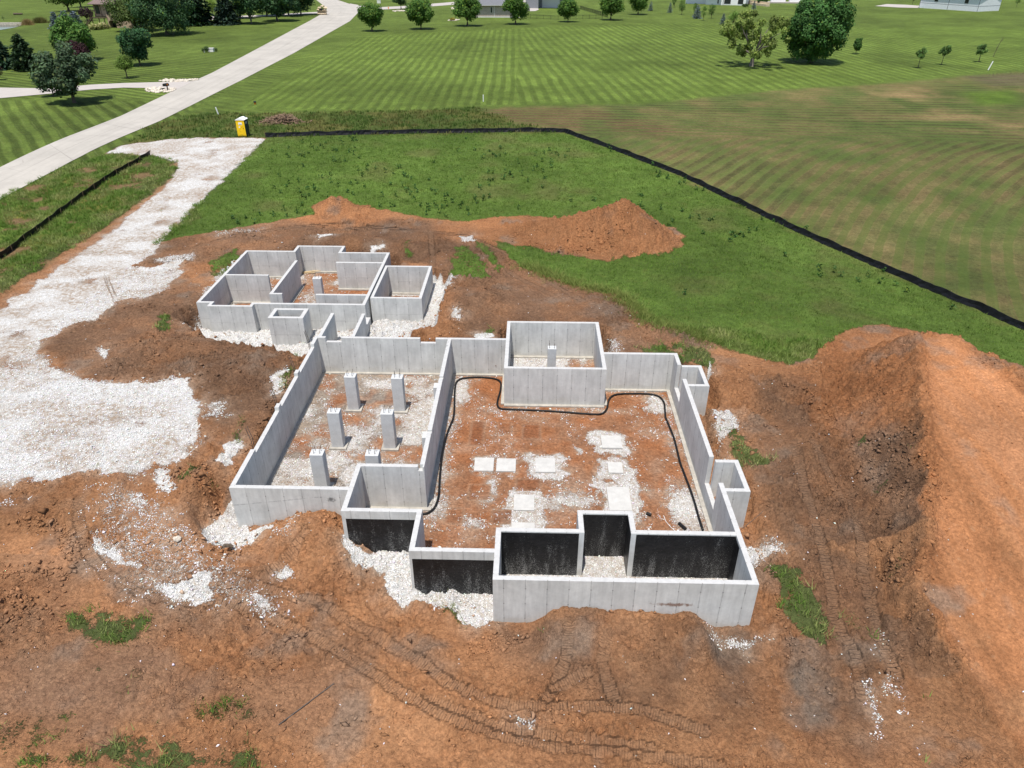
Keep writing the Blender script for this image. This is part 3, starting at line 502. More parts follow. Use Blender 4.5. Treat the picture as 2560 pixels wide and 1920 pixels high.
def on_wall(u, v, yw):
    d = FW + RT * ((u - 1280) / FPX) - UP * ((v - 960) / FPX); t = yw / d[1]; return (d[0] * t, yw, CAM_Z + d[2] * t)
SMUT = on_wall(560 + 740 / 2.765, 800 + 1240 / 2.765, 27.27); MUD = on_wall(1685, 1512, 21.62); SMUT2 = (-5.46, 42.2, 2.0)
def concrete_material(name, base=(.545, .55, .53), horiz=False, panel=.915):
    m, nt, b = newmat(name); g = NG(nt); P = g.n("ShaderNodeNewGeometry").outputs["Position"]
    uv = g.sep(g.n("ShaderNodeUVMap").outputs[0]); u, v = uv[0], uv[1]
    n1 = g.noise(P, .9, 5, .6); n2 = g.noise(P, 5, 6, .65)
    streak = g.noise(g.comb(g.math('MULTIPLY', u, 3.0), g.math('MULTIPLY', v, .35), 0.0), 1.6, 5, .6)
    wob = g.lin(g.noise(P, 1.5, 3), .3, .7, -.012, .012)
    fr = g.math('FRACT', g.math('DIVIDE', g.math('ADD', u, wob), panel)); d = g.math('MULTIPLY', g.math('MINIMUM', fr, g.math('SUBTRACT', 1.0, fr)), panel)
    side = g.step(v, -1.2, -1.0)
    seam = g.math('MULTIPLY', g.math('SUBTRACT', 1.0, g.step(d, .006, .028)), side); seam = g.math('MULTIPLY', seam, g.lin(g.noise(P, 2.2, 4, .6), .3, .65, .25, 1.0))
    idx = g.math('FLOOR', g.math('DIVIDE', u, panel)); wn = g.n("ShaderNodeTexWhiteNoise", noise_dimensions='1D'); g.put(wn.inputs["W"], idx)
    col = g.mul(rgba(base), g.lin(n1, .3, .7, .88, 1.12)); col = g.mul(col, g.lin(n2, .25, .75, .93, 1.07)); col = g.mul(col, g.lin(streak, .3, .7, .90, 1.10)); col = g.mul(col, g.lin(wn.outputs["Value"], 0, 1, .96, 1.045))
    pl = g.math('MULTIPLY', g.math('SUBTRACT', 1.0, g.step(d, .0, .10)), side)
    col = g.mixc(g.math('MULTIPLY', seam, .48), col, (.13, .13, .13, 1))
    if horiz:
        hd = g.math('ABSOLUTE', g.math('SUBTRACT', v, 1.42)); hs = g.math('MULTIPLY', g.math('SUBTRACT', 1.0, g.step(hd, .006, .026)), g.lin(g.noise(P, 1.7, 4), .35, .65, .1, .8)); col = g.mixc(g.math('MULTIPLY', hs, .6), col, (.16, .16, .16, 1))
    # tie marks: little dark dots in rows on the seams
    for hz in (.45, 1.35, 2.25):
        dd = g.math('SQRT', g.math('ADD', g.math('POWER', d, 2.0), g.math('POWER', g.math('SUBTRACT', v, hz), 2.0)))
        col = g.mixc(g.math('MULTIPLY', g.math('SUBTRACT', 1.0, g.step(dd, .02, .045)), .6), col, (.14, .13, .12, 1))
    low = g.math('MULTIPLY', g.math('SUBTRACT', 1.0, g.step(g.math('ADD', v, g.lin(n1, .3, .7, -.25, .25)), .15, .6)), side); col = g.mixc(g.math('MULTIPLY', low, .30), col, (.46, .42, .34, 1))
    stain = g.step(g.noise(P, .55, 6, .7), .62, .76); col = g.mixc(g.math('MULTIPLY', stain, .25), col, (.25, .25, .24, 1))
    top = g.math('SUBTRACT', 1.0, side); tie = g.math('MULTIPLY', top, g.math('SUBTRACT', 1.0, g.step(d, .012, .03))); tie = g.math('MULTIPLY', tie, g.step(g.math('ABSOLUTE', g.math('ADD', v, 5.0)), .06, .10))
    col = g.mixc(top, col, g.mul((.47, .465, .455, 1), g.lin(n2, .25, .75, .86, 1.10))); col = g.mixc(g.math('MULTIPLY', tie, .7), col, (.2, .18, .16, 1))  # wall tops toned darker than the sides to offset their stronger sunlight
    g.put(b.inputs["Base Color"], col)
    px, py, pz = g.sep(P)
    def near_pt(c, sx, sy, sz):
        q = [g.math('POWER', g.math('DIVIDE', g.math('SUBTRACT', a_, b_), r_), 2.0) for a_, b_, r_ in zip((px, py, pz), c, (sx, sy, sz))]; return g.math('SQRT', g.math('ADD', q[0], g.math('ADD', q[1], q[2])))
    for c_, r_, k_, cc_ in ((SMUT, (.34, .1, .22), .75, (.03, .03, .03, 1)), (SMUT2, (.2, 1.1, .9), .8, (.03, .03, .03, 1)), (MUD, (1.0, .1, .13), .85, (.20, .11, .07, 1)), ((9.9, 28.0, 1.9), (.4, .3, .5), .8, (.03, .03, .03, 1))):
        kk = g.math('SUBTRACT', 1.0, g.step(g.math('ADD', near_pt(c_, *r_), g.lin(n2, .3, .7, -.55, .55)), .15, 1.0)); col = g.mixc(g.math('MULTIPLY', kk, k_), col, cc_)
    dg = g.math('ABSOLUTE', g.math('SUBTRACT', g.math('SUBTRACT', pz, 2.0), g.math('MULTIPLY', g.math('ADD', px, 12.0), .14))); dl = g.math('MULTIPLY', g.math('SUBTRACT', 1.0, g.step(g.math('ADD', dg, g.lin(n2, .3, .7, -.02, .03)), .004, .03)), g.math('MULTIPLY', g.math('LESS_THAN', g.math('ABSOLUTE', g.math('SUBTRACT', py, 27.27)), .02), g.math('LESS_THAN', px, -10.0))); col = g.mixc(g.math('MULTIPLY', dl, .5), col, (.2, .2, .2, 1)); g.put(b.inputs["Base Color"], col)
    h = g.math('ADD', g.math('MULTIPLY', seam, .35), g.math('ADD', g.math('MULTIPLY', n2, .25), g.math('MULTIPLY', g.noise(P, 30, 3), .12)))
    g.put(b.inputs["Normal"], g.bump(h, .03, .7)); b.inputs["Roughness"].default_value = .85
    return m
def plain(name, col, rough=.85, var=.25, scale=4.0, bump=0.0, spec=.25, metal=0.0):
    m, nt, b = newmat(name); g = NG(nt); P = g.n("ShaderNodeTexCoord").outputs["Object"]
    n = g.noise(P, scale, 5, .6); n2 = g.noise(P, scale * 6, 3, .6)
    c = g.mul(rgba(col), g.lin(n, .25, .75, 1 - var, 1 + var)); c = g.mul(c, g.lin(n2, .25, .75, 1 - var * .5, 1 + var * .5)); g.put(b.inputs["Base Color"], c)
    b.inputs["Roughness"].default_value = rough; b.inputs["Specular IOR Level"].default_value = spec; b.inputs["Metallic"].default_value = metal
    if bump: g.put(b.inputs["Normal"], g.bump(g.math('ADD', n, g.math('MULTIPLY', n2, .5)), bump, .8))
    return m
def tinted(name, rough=.8, var=.2, transl=0.0, attr="tint"):
    """colour carried by each leaf, stone or clod"""
    m, nt, b = newmat(name); g = NG(nt); P = g.n("ShaderNodeNewGeometry").outputs["Position"]
    g.put(b.inputs["Base Color"], g.mul(g.attr(attr).outputs["Color"], g.lin(g.noise(P, 25, 3, .6), .25, .75, 1 - var, 1 + var))); b.inputs["Roughness"].default_value = rough; b.inputs["Specular IOR Level"].default_value = .15
    if transl:
        tb = g.n("ShaderNodeBsdfTranslucent"); g.put(tb.inputs[0], g.mixc(1.0, g.attr(attr).outputs["Color"], (1.0, 1.15, .5, 1), 'MULTIPLY')); mx = g.n("ShaderNodeMixShader"); mx.inputs[0].default_value = transl
        nt.links.new(b.outputs[0], mx.inputs[1]); nt.links.new(tb.outputs[0], mx.inputs[2]); nt.links.new(mx.outputs[0], nt.nodes["Material Output"].inputs[0])
    return m
def lined(name, colA, colB, period, axis=0, width=.12, rough=.7, coord='Object'):
    """boards, ribs, brick courses: thin lines at a real spacing"""
    m, nt, b = newmat(name); g = NG(nt); P = g.n("ShaderNodeTexCoord").outputs[coord]; c = g.sep(P)[axis]
    fr = g.math('FRACT', g.math('DIVIDE', c, period)); l = g.math('SUBTRACT', 1.0, g.step(g.math('MINIMUM', fr, g.math('SUBTRACT', 1.0, fr)), width * .5, width))
    col = g.mixc(l, g.mul(rgba(colA), g.lin(g.noise(P, 3, 5), .3, .7, .88, 1.12)), rgba(colB)); g.put(b.inputs["Base Color"], col); b.inputs["Roughness"].default_value = rough
    g.put(b.inputs["Normal"], g.bump(g.math('SUBTRACT', 1.0, l), .03, .6)); return m
def brick_material(name, c1, c2, mortar, scale):
    m, nt, b = newmat(name); g = NG(nt); tc = g.n("ShaderNodeTexCoord").outputs["Object"]; s = g.sep(tc)
    bt = g.n("ShaderNodeTexBrick"); g.put(bt.inputs["Vector"], g.comb(g.math('ADD', s[0], s[1]), s[2], 0.0)); bt.inputs["Color1"].default_value = rgba(c1); bt.inputs["Color2"].default_value = rgba(c2); bt.inputs["Mortar"].default_value = rgba(mortar); bt.inputs["Scale"].default_value = scale; bt.inputs["Mortar Size"].default_value = .03
    g.put(b.inputs["Base Color"], g.mul(bt.outputs["Color"], g.lin(g.noise(tc, 2.0, 5), .3, .7, .8, 1.2))); return m
def tar_material():
    m, nt, b = newmat("tar"); g = NG(nt); P = g.n("ShaderNodeNewGeometry").outputs["Position"]; z = g.sep(P)[2]
    n = g.noise(P, 34, 3, .6); n2 = g.noise(g.comb(g.math('MULTIPLY', g.sep(P)[0], 2.2), g.math('MULTIPLY', g.sep(P)[1], 2.2), g.math('MULTIPLY', z, .45)), 1.4, 5, .6)
    low = g.lin(z, .1, 2.1, 1.0, 0.0); sp = g.math('ADD', n, g.math('ADD', g.math('MULTIPLY', g.math('SUBTRACT', n2, .5), .55), g.math('MULTIPLY', low, .12)))
    k = g.step(sp, .65, .73); col = g.mixc(g.math('MULTIPLY', k, .55), g.mul((.010, .010, .011, 1), g.lin(g.noise(P, 3, 4), .3, .7, .6, 1.5)), (.36, .36, .35, 1)); g.put(b.inputs["Base Color"], col); b.inputs["Roughness"].default_value = .42
    g.put(b.inputs["Normal"], g.bump(g.noise(P, 6, 5), .05, .6)); return m

M = dict(ground=ground_material(), conc=concrete_material("concrete"), conc2=concrete_material("concrete_aged", (.53, .53, .51), True), tar=tar_material(),
  colc=plain("column_concrete", (.49, .495, .49), .85, .14, 2.5, .01), pad=plain("pad_concrete", (.47, .46, .435), .9, .12, 3, .012), foot=plain("footing_concrete", (.37, .345, .30), .9, .25, 2.5, .02),
  steel=plain("rebar_steel", (.09, .075, .065), .6, .3), pipe=lined("corrugated_pipe", (.014, .014, .015), (.004, .004, .004), .06, 0, .25, .45), plank=plain("lumber", (.42, .32, .19), .8, .2, 3),
  fabric=plain("silt_fabric", (.007, .007, .009), .5, .5, 3, .03), stake=plain("stake_wood", (.28, .20, .12), .85, .2), stone=tinted("stone", .9, .12), clod=tinted("clod", .95, .25), leaf=tinted("leaf", .7, .15, .22), blade=tinted("blade", .75, .15, .25),
  bark=plain("bark", (.105, .082, .062), .95, .3, 6, .02), barkg=plain("bark_grey", (.16, .14, .12), .95, .3, 6, .02), white=plain("white_paint", (.78, .78, .77), .6, .05), yellow=plain("yellow_plastic", (.80, .53, .010), .45, .06, 2), dark=plain("dark_green_plastic", (.006, .028, .026), .45, .2, 2),
  black=plain("black_metal", (.015, .015, .016), .5, .2), glass=plain("window_glass", (.02, .024, .03), .12, .2, 1, 0, .6), stucco=plain("stucco", (.42, .31, .22), .9, .10, 2, .01), timber=plain("dark_timber", (.075, .05, .036), .85, .3), tile=lined("roof_tile", (.20, .145, .135), (.09, .065, .06), .3, 0, .14, .85),
  shingle=lined("roof_shingle", (.17, .175, .19), (.11, .115, .125), .25, 2, .12, .9), brick=brick_material("brick", (.34, .25, .20), (.45, .37, .31), (.50, .47, .43), 5.5), siding=lined("grey_siding", (.26, .265, .285), (.16, .165, .18), .18, 2, .08, .75), ribbed=lined("white_ribbed_metal", (.74, .76, .79), (.52, .54, .58), .30, 0, .10, .5), trim=plain("trim", (.70, .69, .67), .7, .05),
  road=None, limestone=plain("limestone", (.55, .45, .32), .9, .3, 2, .03), water=plain("pond_water", (.018, .030, .020), .08, .2, .3, 0, .6), patio=plain("patio_concrete", (.40, .365, .335), .9, .08, .5), hay=plain("brush_twigs", (.22, .15, .10), .95, .35, 5), mulch=plain("mulch", (.10, .062, .043), .95, .35, 5, .02), red=plain("orange_paint", (.7, .22, .02), .5, .1), sign=plain("sign_grey", (.30, .34, .32), .5, .05))
def road_material():
    m, nt, b = newmat("road_concrete"); g = NG(nt); P = g.n("ShaderNodeNewGeometry").outputs["Position"]; uv = g.sep(g.n("ShaderNodeUVMap").outputs[0])
    c = g.mul((.385, .358, .318, 1), g.lin(g.noise(P, .18, 5), .3, .7, .90, 1.10)); c = g.mul(c, g.lin(g.noise(P, 2.2, 6, .65), .25, .75, .93, 1.07)); c = g.mul(c, g.lin(g.noise(g.comb(g.math('MULTIPLY', uv[0], 1.0), g.math('MULTIPLY', uv[1], .04), 0.0), 1.0, 4), .3, .7, .93, 1.07))
    fr = g.math('FRACT', g.math('DIVIDE', uv[1], 14.0)); j = g.math('SUBTRACT', 1.0, g.step(g.math('MULTIPLY', g.math('MINIMUM', fr, g.math('SUBTRACT', 1.0, fr)), 14.0), .03, .10))
    k = g.math('SUBTRACT', 1.0, g.step(g.math('ABSOLUTE', g.math('ADD', uv[0], g.lin(g.noise(P, .4, 3), .3, .7, -.06, .06))), .03, .09)); c = g.mixc(g.math('MULTIPLY', g.math('MAXIMUM', j, k), g.lin(g.noise(P, .3, 4), .35, .6, .25, .6)), c, (.17, .155, .14, 1))
    crack = g.n("ShaderNodeTexVoronoi", feature='DISTANCE_TO_EDGE'); g.put(crack.inputs["Vector"], P); crack.inputs["Scale"].default_value = .13; ck = g.math('MULTIPLY', g.math('SUBTRACT', 1.0, g.step(crack.outputs["Distance"], .002, .008)), g.step(g.noise(P, .08, 3), .5, .6)); c = g.mixc(g.math('MULTIPLY', ck, .35), c, (.2, .18, .16, 1))
    g.put(b.inputs["Base Color"], c); return m
M['road'] = road_material()

# ---------------------------------------------------------------- object helpers
def link(name, me, mat, parent=None, world=True):
    o = bpy.data.objects.new(name, me); C.objects.link(o)
    if mat is not None and not me.materials: me.materials.append(mat)
    if parent is not None: o.parent = parent
    return o
def tag(o, label=None, cat=None, group=None, kind=None):
    if label: o["label"] = label
    if cat: o["category"] = cat
    if group: o["group"] = group
    if kind: o["kind"] = kind
    return o
def thing(name, label, cat, loc=(0, 0, 0), rz=0.0, group=None):
    o = bpy.data.objects.new(name, None); C.objects.link(o); o.empty_display_size = .3; o.location = loc; o.rotation_euler = (0, 0, rz)
    return tag(o, label, cat, group)
def copy_thing(o, loc, rz=0.0, label=None, scale=None):
    c = o.copy(); C.objects.link(c); c.location = loc; c.rotation_euler = (0, 0, rz)
    if scale: c.scale = scale
    if label: c["label"] = label
    def kids(a, b):
        for ch in a.children:
            k = ch.copy(); C.objects.link(k); k.parent = b; kids(ch, k)
    kids(o, c); return c
def fast_mesh(name, V, F, k, cols=None, smooth=False, attr="tint"):
    """mesh from numpy arrays with k-sided faces and an optional colour for each vertex"""
    me = bpy.data.meshes.new(name); V = np.asarray(V, np.float32); F = np.asarray(F, np.int32)
    me.vertices.add(len(V)); me.vertices.foreach_set("co", V.ravel()); me.loops.add(F.size); me.loops.foreach_set("vertex_index", F.ravel())
    me.polygons.add(len(F)); me.polygons.foreach_set("loop_start", np.arange(0, F.size, k, dtype=np.int32))
    if smooth: me.polygons.foreach_set("use_smooth", np.ones(len(F), bool))
    me.update(calc_edges=True)
    if cols is not None: addcol(me, attr, cols)
    return me
def addcol(me, name, cols):
    a = me.attributes.new(name, 'FLOAT_COLOR', 'POINT'); c4 = np.ones((len(cols), 4), np.float32); c4[:, :3] = cols; a.data.foreach_set("color", c4.ravel())
class MB:
    def __init__(s): s.v = []; s.f = []; s.uv = []
    def face(s, pts, uvs=None):
        n = len(s.v); s.v += [tuple(p) for p in pts]; s.f.append(tuple(range(n, n + len(pts)))); s.uv.append(uvs or [(p[0], -5.0) for p in pts]); return s
    def box(s, x0, x1, y0, y1, z0, z1):
        a = [(x0, y0), (x1, y0), (x1, y1), (x0, y1)]; return s.prism(a, z0, z1)
    def prism(s, pts, z0, z1, closed=True):
        n = len(pts); acc = 0.0
        for i in range(n):
            p, q = pts[i], pts[(i + 1) % n]; L = math.hypot(q[0] - p[0], q[1] - p[1])
            s.face([(p[0], p[1], z0), (q[0], q[1], z0), (q[0], q[1], z1), (p[0], p[1], z1)], [(acc, z0), (acc + L, z0), (acc + L, z1), (acc, z1)]); acc += L
        s.face([(p[0], p[1], z1) for p in pts]); s.face([(p[0], p[1], z0) for p in reversed(pts)]); return s
    def tube(s, pts, rad, n=8, cap=True):
        P = [Vector(p) for p in pts]; rr = rad if isinstance(rad, (list, tuple)) else [rad] * len(P); rings = []
        for i, p in enumerate(P):
            d = (P[min(i + 1, len(P) - 1)] - P[max(i - 1, 0)]).normalized(); a = d.cross(Vector((0, 0, 1)))
            if a.length < 1e-3: a = d.cross(Vector((1, 0, 0)))
            a.normalize(); b = d.cross(a); rings.append([p + (a * math.cos(t) + b * math.sin(t)) * rr[i] for t in [2 * math.pi * k / n for k in range(n)]])
        acc = 0.0
        for i in range(len(P) - 1):
            L = (P[i + 1] - P[i]).length
            for k in range(n): s.face([rings[i][(k + 1) % n], rings[i][k], rings[i + 1][k], rings[i + 1][(k + 1) % n]], [(acc, 0), (acc, 0), (acc + L, 0), (acc + L, 0)])
            acc += L
        if cap: s.face(rings[0]); s.face(list(reversed(rings[-1])))
        return s
    def bar(s, p, q, w, h):
        p, q = Vector(p), Vector(q); d = (q - p).normalized(); a = d.cross(Vector((0, 0, 1)))
        if a.length < 1e-3: a = Vector((1, 0, 0))
        a.normalize(); b = a.cross(d); a = a * w / 2; b = b * h / 2
        A = [p - a - b, p + a - b, p + a + b, p - a + b]; B = [k + (q - p) for k in A]
        for i in range(4): s.face([A[i], A[(i + 1) % 4], B[(i + 1) % 4], B[i]])
        s.face(list(reversed(A))); s.face(B); return s
    def build(s, name, mat, parent=None, off=(0, 0, 0), merge=False, smooth=False):
        me = bpy.data.meshes.new(name); me.from_pydata([(a - off[0], b - off[1], c - off[2]) for a, b, c in s.v], [], s.f)
        u = me.uv_layers.new(name="UVMap"); flat = [c for f in s.uv for p in f for c in p]; u.data.foreach_set("uv", flat)
        import bmesh
        bm = bmesh.new(); bm.from_mesh(me)
        if merge or smooth: bmesh.ops.remove_doubles(bm, verts=bm.verts, dist=1e-4)
        bmesh.ops.recalc_face_normals(bm, faces=bm.faces); bm.to_mesh(me); bm.free()
        if smooth: me.polygons.foreach_set("use_smooth", np.ones(len(me.polygons), bool))
        me.update(); return link(name, me, mat, parent)

# ---------------------------------------------------------------- ground sheet
F = np.arange(NX * NY).reshape(NY, NX); F = np.stack([F[:-1, :-1], F[:-1, 1:], F[1:, 1:], F[1:, :-1]], -1).reshape(-1, 4)
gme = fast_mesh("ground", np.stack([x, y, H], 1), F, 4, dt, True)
addcol(gme, "gtint", gt)
for nm, ar in (("calm", smooth_zone), ("hay", k_hay), ("gravel", grv), ("grass", grs), ("dust", np.clip(.12 + .5 * infl + .55 * (1 - pad) * fbm(x * .4, y * .4, 14, 3) + pad * np.clip(.52 + 1.7 * fbm(x * .45, y * .8, 19, 5), 0, 1), 0, 1))):
    a = gme.attributes.new(nm, 'FLOAT', 'POINT'); a.data.foreach_set("value", ar.astype(np.float32))
for nm, ar in (("swath", st), ("track", tr)):
    a = gme.attributes.new(nm, 'FLOAT_VECTOR', 'POINT'); a.data.foreach_set("vector", ar.astype(np.float32).ravel())
tag(link("ground", gme, M['ground']), kind="structure")

# ---------------------------------------------------------------- street, drives
def strip(name, pairs, mat, lift=.05, step=2.0, across=6, z=None):
    """a sheet between two edges, draped on the ground"""
    A = [Vector((*at(*p), 0)) for p, q in pairs]; B = [Vector((*at(*q), 0)) for p, q in pairs]
    mb = MB(); acc = 0.0; rows_ = []
    for i in range(len(A) - 1):
        L = ((A[i + 1] + B[i + 1]) - (A[i] + B[i])).length / 2; n = max(1, int(L / step))
        for k in range(n + (1 if i == len(A) - 2 else 0)):
            t = k / n; a = A[i].lerp(A[i + 1], t); b = B[i].lerp(B[i + 1], t); wdt = (b - a).length; row = []
            for j in range(across + 1):
                p = a.lerp(b, j / across); row.append(((p.x, p.y, gz(p.x, p.y) + lift), ((j / across - .5) * wdt, acc + t * L)))
            rows_.append(row)
        acc += L
    for r0, r1 in zip(rows_[:-1], rows_[1:]):
        for j in range(across): q = [r0[j], r0[j + 1], r1[j + 1], r1[j]]; mb.face([k[0] for k in q], [k[1] for k in q])
    return tag(mb.build(name, mat, merge=True), kind="structure")
Z1 = lambda a, b: (a / 2.4578, b / 2.4578)
Z2 = lambda a, b: (850 + a / 2.4578, b / 2.4578)
Z3 = lambda a, b: (1660 + a / 2.4578, b / 2.4578)
Z7 = lambda a, b: (a / 5.53, b / 5.53)
strip("road", [((-330, 560), (-260, 640)), ((-150, 483), (-80, 545)), ((0, 419), (24, 486)), ((301, 291), (400, 303)), ((529, 183), (600, 203)), ((640, 124), (735, 133)), ((773, 53), (875, 53)), ((806, 34), (897, 30)), ((818, 22), (886, 14)), ((791, 0), (844, 0)), ((745, -18), (790, -18))], M['road'])
strip("side_street", [((888, 28), (874, 9)), ((930, 25.5), (930, 19)), ((1000, 22), (1000, 16)), ((1136, 12), (1136, 5)), ((1420, 2), (1420, -5))], M['patio'], .07)
strip("driveway", [(Z1(-60, 612), Z1(-60, 535)), (Z1(0, 605), Z1(0, 540)), (Z1(300, 578), Z1(300, 545)), (Z1(560, 552), Z1(560, 522)), (Z1(760, 540), Z1(760, 512)), (Z1(960, 543), Z1(960, 507)), (Z1(1090, 550), Z1(1190, 500))], M['patio'], .06, 1.5)
strip("back_drive", [(Z1(1190, 128), Z1(1235, 100)), (Z1(1345, 122), Z1(1345, 100)), (Z1(1500, 108), Z1(1500, 97)), (Z1(1700, 98), Z1(1700, 89)), (Z1(1960, 82), Z1(1960, 73))], M['patio'], .06)

# ---------------------------------------------------------------- concrete foundations
WT = 2.75
def wall(mb, x0, x1, y0, y1, z0=-.3, prof=None, top=WT):
    """straight wall along its longer side; prof lists (from, to, top height)"""
    alongx = (x1 - x0) >= (y1 - y0); a, b = (x0, x1) if alongx else (y0, y1)
    segs = [(a, b, top)] if not prof else prof
    P = (lambda s, t, z: (s, t, z)) if alongx else (lambda s, t, z: (t, s, z)); t0, t1 = (y0, y1) if alongx else (x0, x1)
    for s0, s1, zt in segs:
        for t in (t0, t1): mb.face([P(s0, t, z0), P(s1, t, z0), P(s1, t, zt), P(s0, t, zt)], [(s0, z0), (s1, z0), (s1, zt), (s0, zt)])
        mb.face([P(s0, t0, zt), P(s1, t0, zt), P(s1, t1, zt), P(s0, t1, zt)], [(s0, -4.88), (s1, -4.88), (s1, -5.12), (s0, -5.12)])
    ends = [(segs[0][0], z0, segs[0][2])] + [(segs[i][1], min(segs[i][2], segs[i + 1][2]), max(segs[i][2], segs[i + 1][2])) for i in range(len(segs) - 1)] + [(segs[-1][1], z0, segs[-1][2])]
    for s, za, zb in ends:
        if zb - za > .01: mb.face([P(s, t0, za), P(s, t1, za), P(s, t1, zb), P(s, t0, zb)], [(.3, za), (.54, za), (.54, zb), (.3, zb)])
def walls(name, lst, root, mat, label=None, off=None):
    mb = MB()
    for w_ in lst: wall(mb, *w_[:4], **(w_[4] if len(w_) > 4 else {}))
    o = mb.build(name, mat, root, off or tuple(root.location)); 
    if label: o["label"] = label
    return o
T = .24
FND = thing("house_foundation", "large grey poured concrete basement foundation with black tarred front walls and red soil floor", "foundation", (-14.5, 27.3, 0))
lp = [(27.27, 30.45, WT), (30.45, 34.5, 2.52), (34.5, 34.95, WT), (34.95, 38.4, 2.52), (38.4, 38.85, WT), (38.85, 42.25, 2.52), (42.25, 43.44, WT)]
walls("garage_wall", [(-14.52, -14.28, 27.27, 43.44, dict(prof=lp))], FND, M['conc'])
walls("garage_wall", [(-14.28, -8.68, 27.27, 27.51)], FND, M['conc'])
walls("garage_wall", [(-14.28, -5.46, 43.2, 43.44, dict(prof=[(-14.28, -13.76, WT), (-13.76, -12.68, 2.42), (-12.68, -7.34, WT), (-7.34, -6.28, 2.42), (-6.28, -5.46, WT)]))], FND, M['conc'])
walls("garage_wall", [(-8.44, -5.22, 29.15, 29.39, dict(prof=[(-8.44, -5.55, WT), (-5.55, -5.3, 2.5), (-5.3, -5.22, WT)]))], FND, M['conc'])
walls("dividing_wall", [(-5.46, -5.22, 29.39, 43.44, dict(prof=[(29.39, 32.2, WT), (32.2, 32.45, 2.66), (32.45, 38.0, WT), (38.0, 38.25, 2.66), (38.25, 43.44, WT)]))], FND, M['conc'])
walls("bay_wall", [(-8.68, -8.44, 25.73, 29.39), (-8.44, -4.88, 25.73, 25.97), (-5.12, -4.88, 23.44, 25.73)], FND, M['conc'])
walls("front_wall", [(-5.12, -1.37, 23.2, 23.44)], FND, M['conc'])
walls("porch_wall", [(-1.37, -1.13, 21.62, 24.79)], FND, M['conc']); walls("porch_wall", [(-1.13, 9.66, 21.62, 21.86)], FND, M['conc'], "long front porch wall with a brown mud smear")
walls("front_wall", [(-1.13, 2.62, 24.55, 24.79), (2.38, 2.62, 24.79, 26.08), (2.62, 4.72, 25.84, 26.08), (4.72, 4.96, 24.55, 26.08), (4.96, 9.42, 24.55, 24.79)], FND, M['conc'])
rp = [(21.86, 28.29, WT), (28.29, 30.42, 1.0), (30.42, 38.35, WT), (38.35, 40.1, 1.05), (40.1, 41.65, WT)]
walls("side_wall", [(9.42, 9.66, 21.86, 41.65, dict(prof=rp))], FND, M['conc'])
walls("back_wall", [(4.9, 9.42, 41.41, 41.65)], FND, M['conc']); walls("back_wall", [(-5.22, -1.53, 43.2, 43.44)], FND, M['conc'])
walls("back_room_wall", [(-1.53, -1.29, 39.37, 46.1), (4.66, 4.9, 39.37, 46.1), (-1.29, 4.66, 39.37, 39.61), (-1.29, 4.66, 45.86, 46.1)], FND, M['conc'], "square room of concrete walls set across the back wall")
for wl in ([(9.66, 10.9, 39.81, 40.05), (9.66, 10.9, 37.5, 37.74), (10.66, 10.9, 37.74, 39.81)], [(9.66, 10.84, 29.95, 30.19), (9.66, 10.84, 27.64, 27.88), (10.6, 10.84, 27.88, 29.95)]):
    walls("window_well", [(a, b, c, d, dict(z0=.1)) for a, b, c, d in wl], FND, M['conc'])
for yy in (37.85, 32.59): walls("pilaster", [(-5.78, -5.46, yy - .3, yy + .3, dict(top=2.35))], FND, M['colc'])
tarp = [(-8.5, -5.12, 25.728, 2.28), (-5.0, -1.375, 23.198, 2.28)]
for a, b, yy, zt in tarp: MB().box(a, b, yy - .006, yy - .002, -.2, zt).build("waterproof_coating", M['tar'], FND, tuple(FND.location))
mb = MB()
for bx_ in [(-1.126, 2.384, 24.540, 24.547), (4.956, 9.416, 24.540, 24.547)]: mb.box(*bx_, -.2, 2.69)
mb.box(2.624, 4.716, 25.829, 25.836, -.2, 2.69); mb.box(2.624, 2.631, 24.56, 25.83, -.2, 2.69); mb.box(4.709, 4.716, 24.56, 25.83, -.2, 2.69); mb.box(9.408, 9.415, 23.9, 24.54, -.2, 2.6)
mb.build("waterproof_coating", M['tar'], FND, tuple(FND.location))
# ledge of the strip footing that shows along the foot of the walls
for a in [(-14.28, -14.06, 27.51, 43.2), (-14.06, -5.68, 42.98, 43.2), (-5.22, -5.0, 29.39, 43.2), (-5.0, -1.75, 42.98, 43.2), (4.9, 9.2, 41.19, 41.41), (9.2, 9.42, 24.8, 41.41), (-1.53, 4.9, 39.13, 39.37), (-1.29, 4.66, 45.6, 45.86), (-8.44, -5.0, 28.93, 29.15), (-1.75, -1.53, 39.37, 43.2), (4.9, 5.12, 39.37, 41.19), (9.66, 9.86, 21.3, 22.3), (7.4, 9.66, 21.35, 21.62)]:
    MB().box(*a, -.2, .11 + .01 * (a[0] % 3)).build("strip_footing", M['foot'], FND, tuple(FND.location))

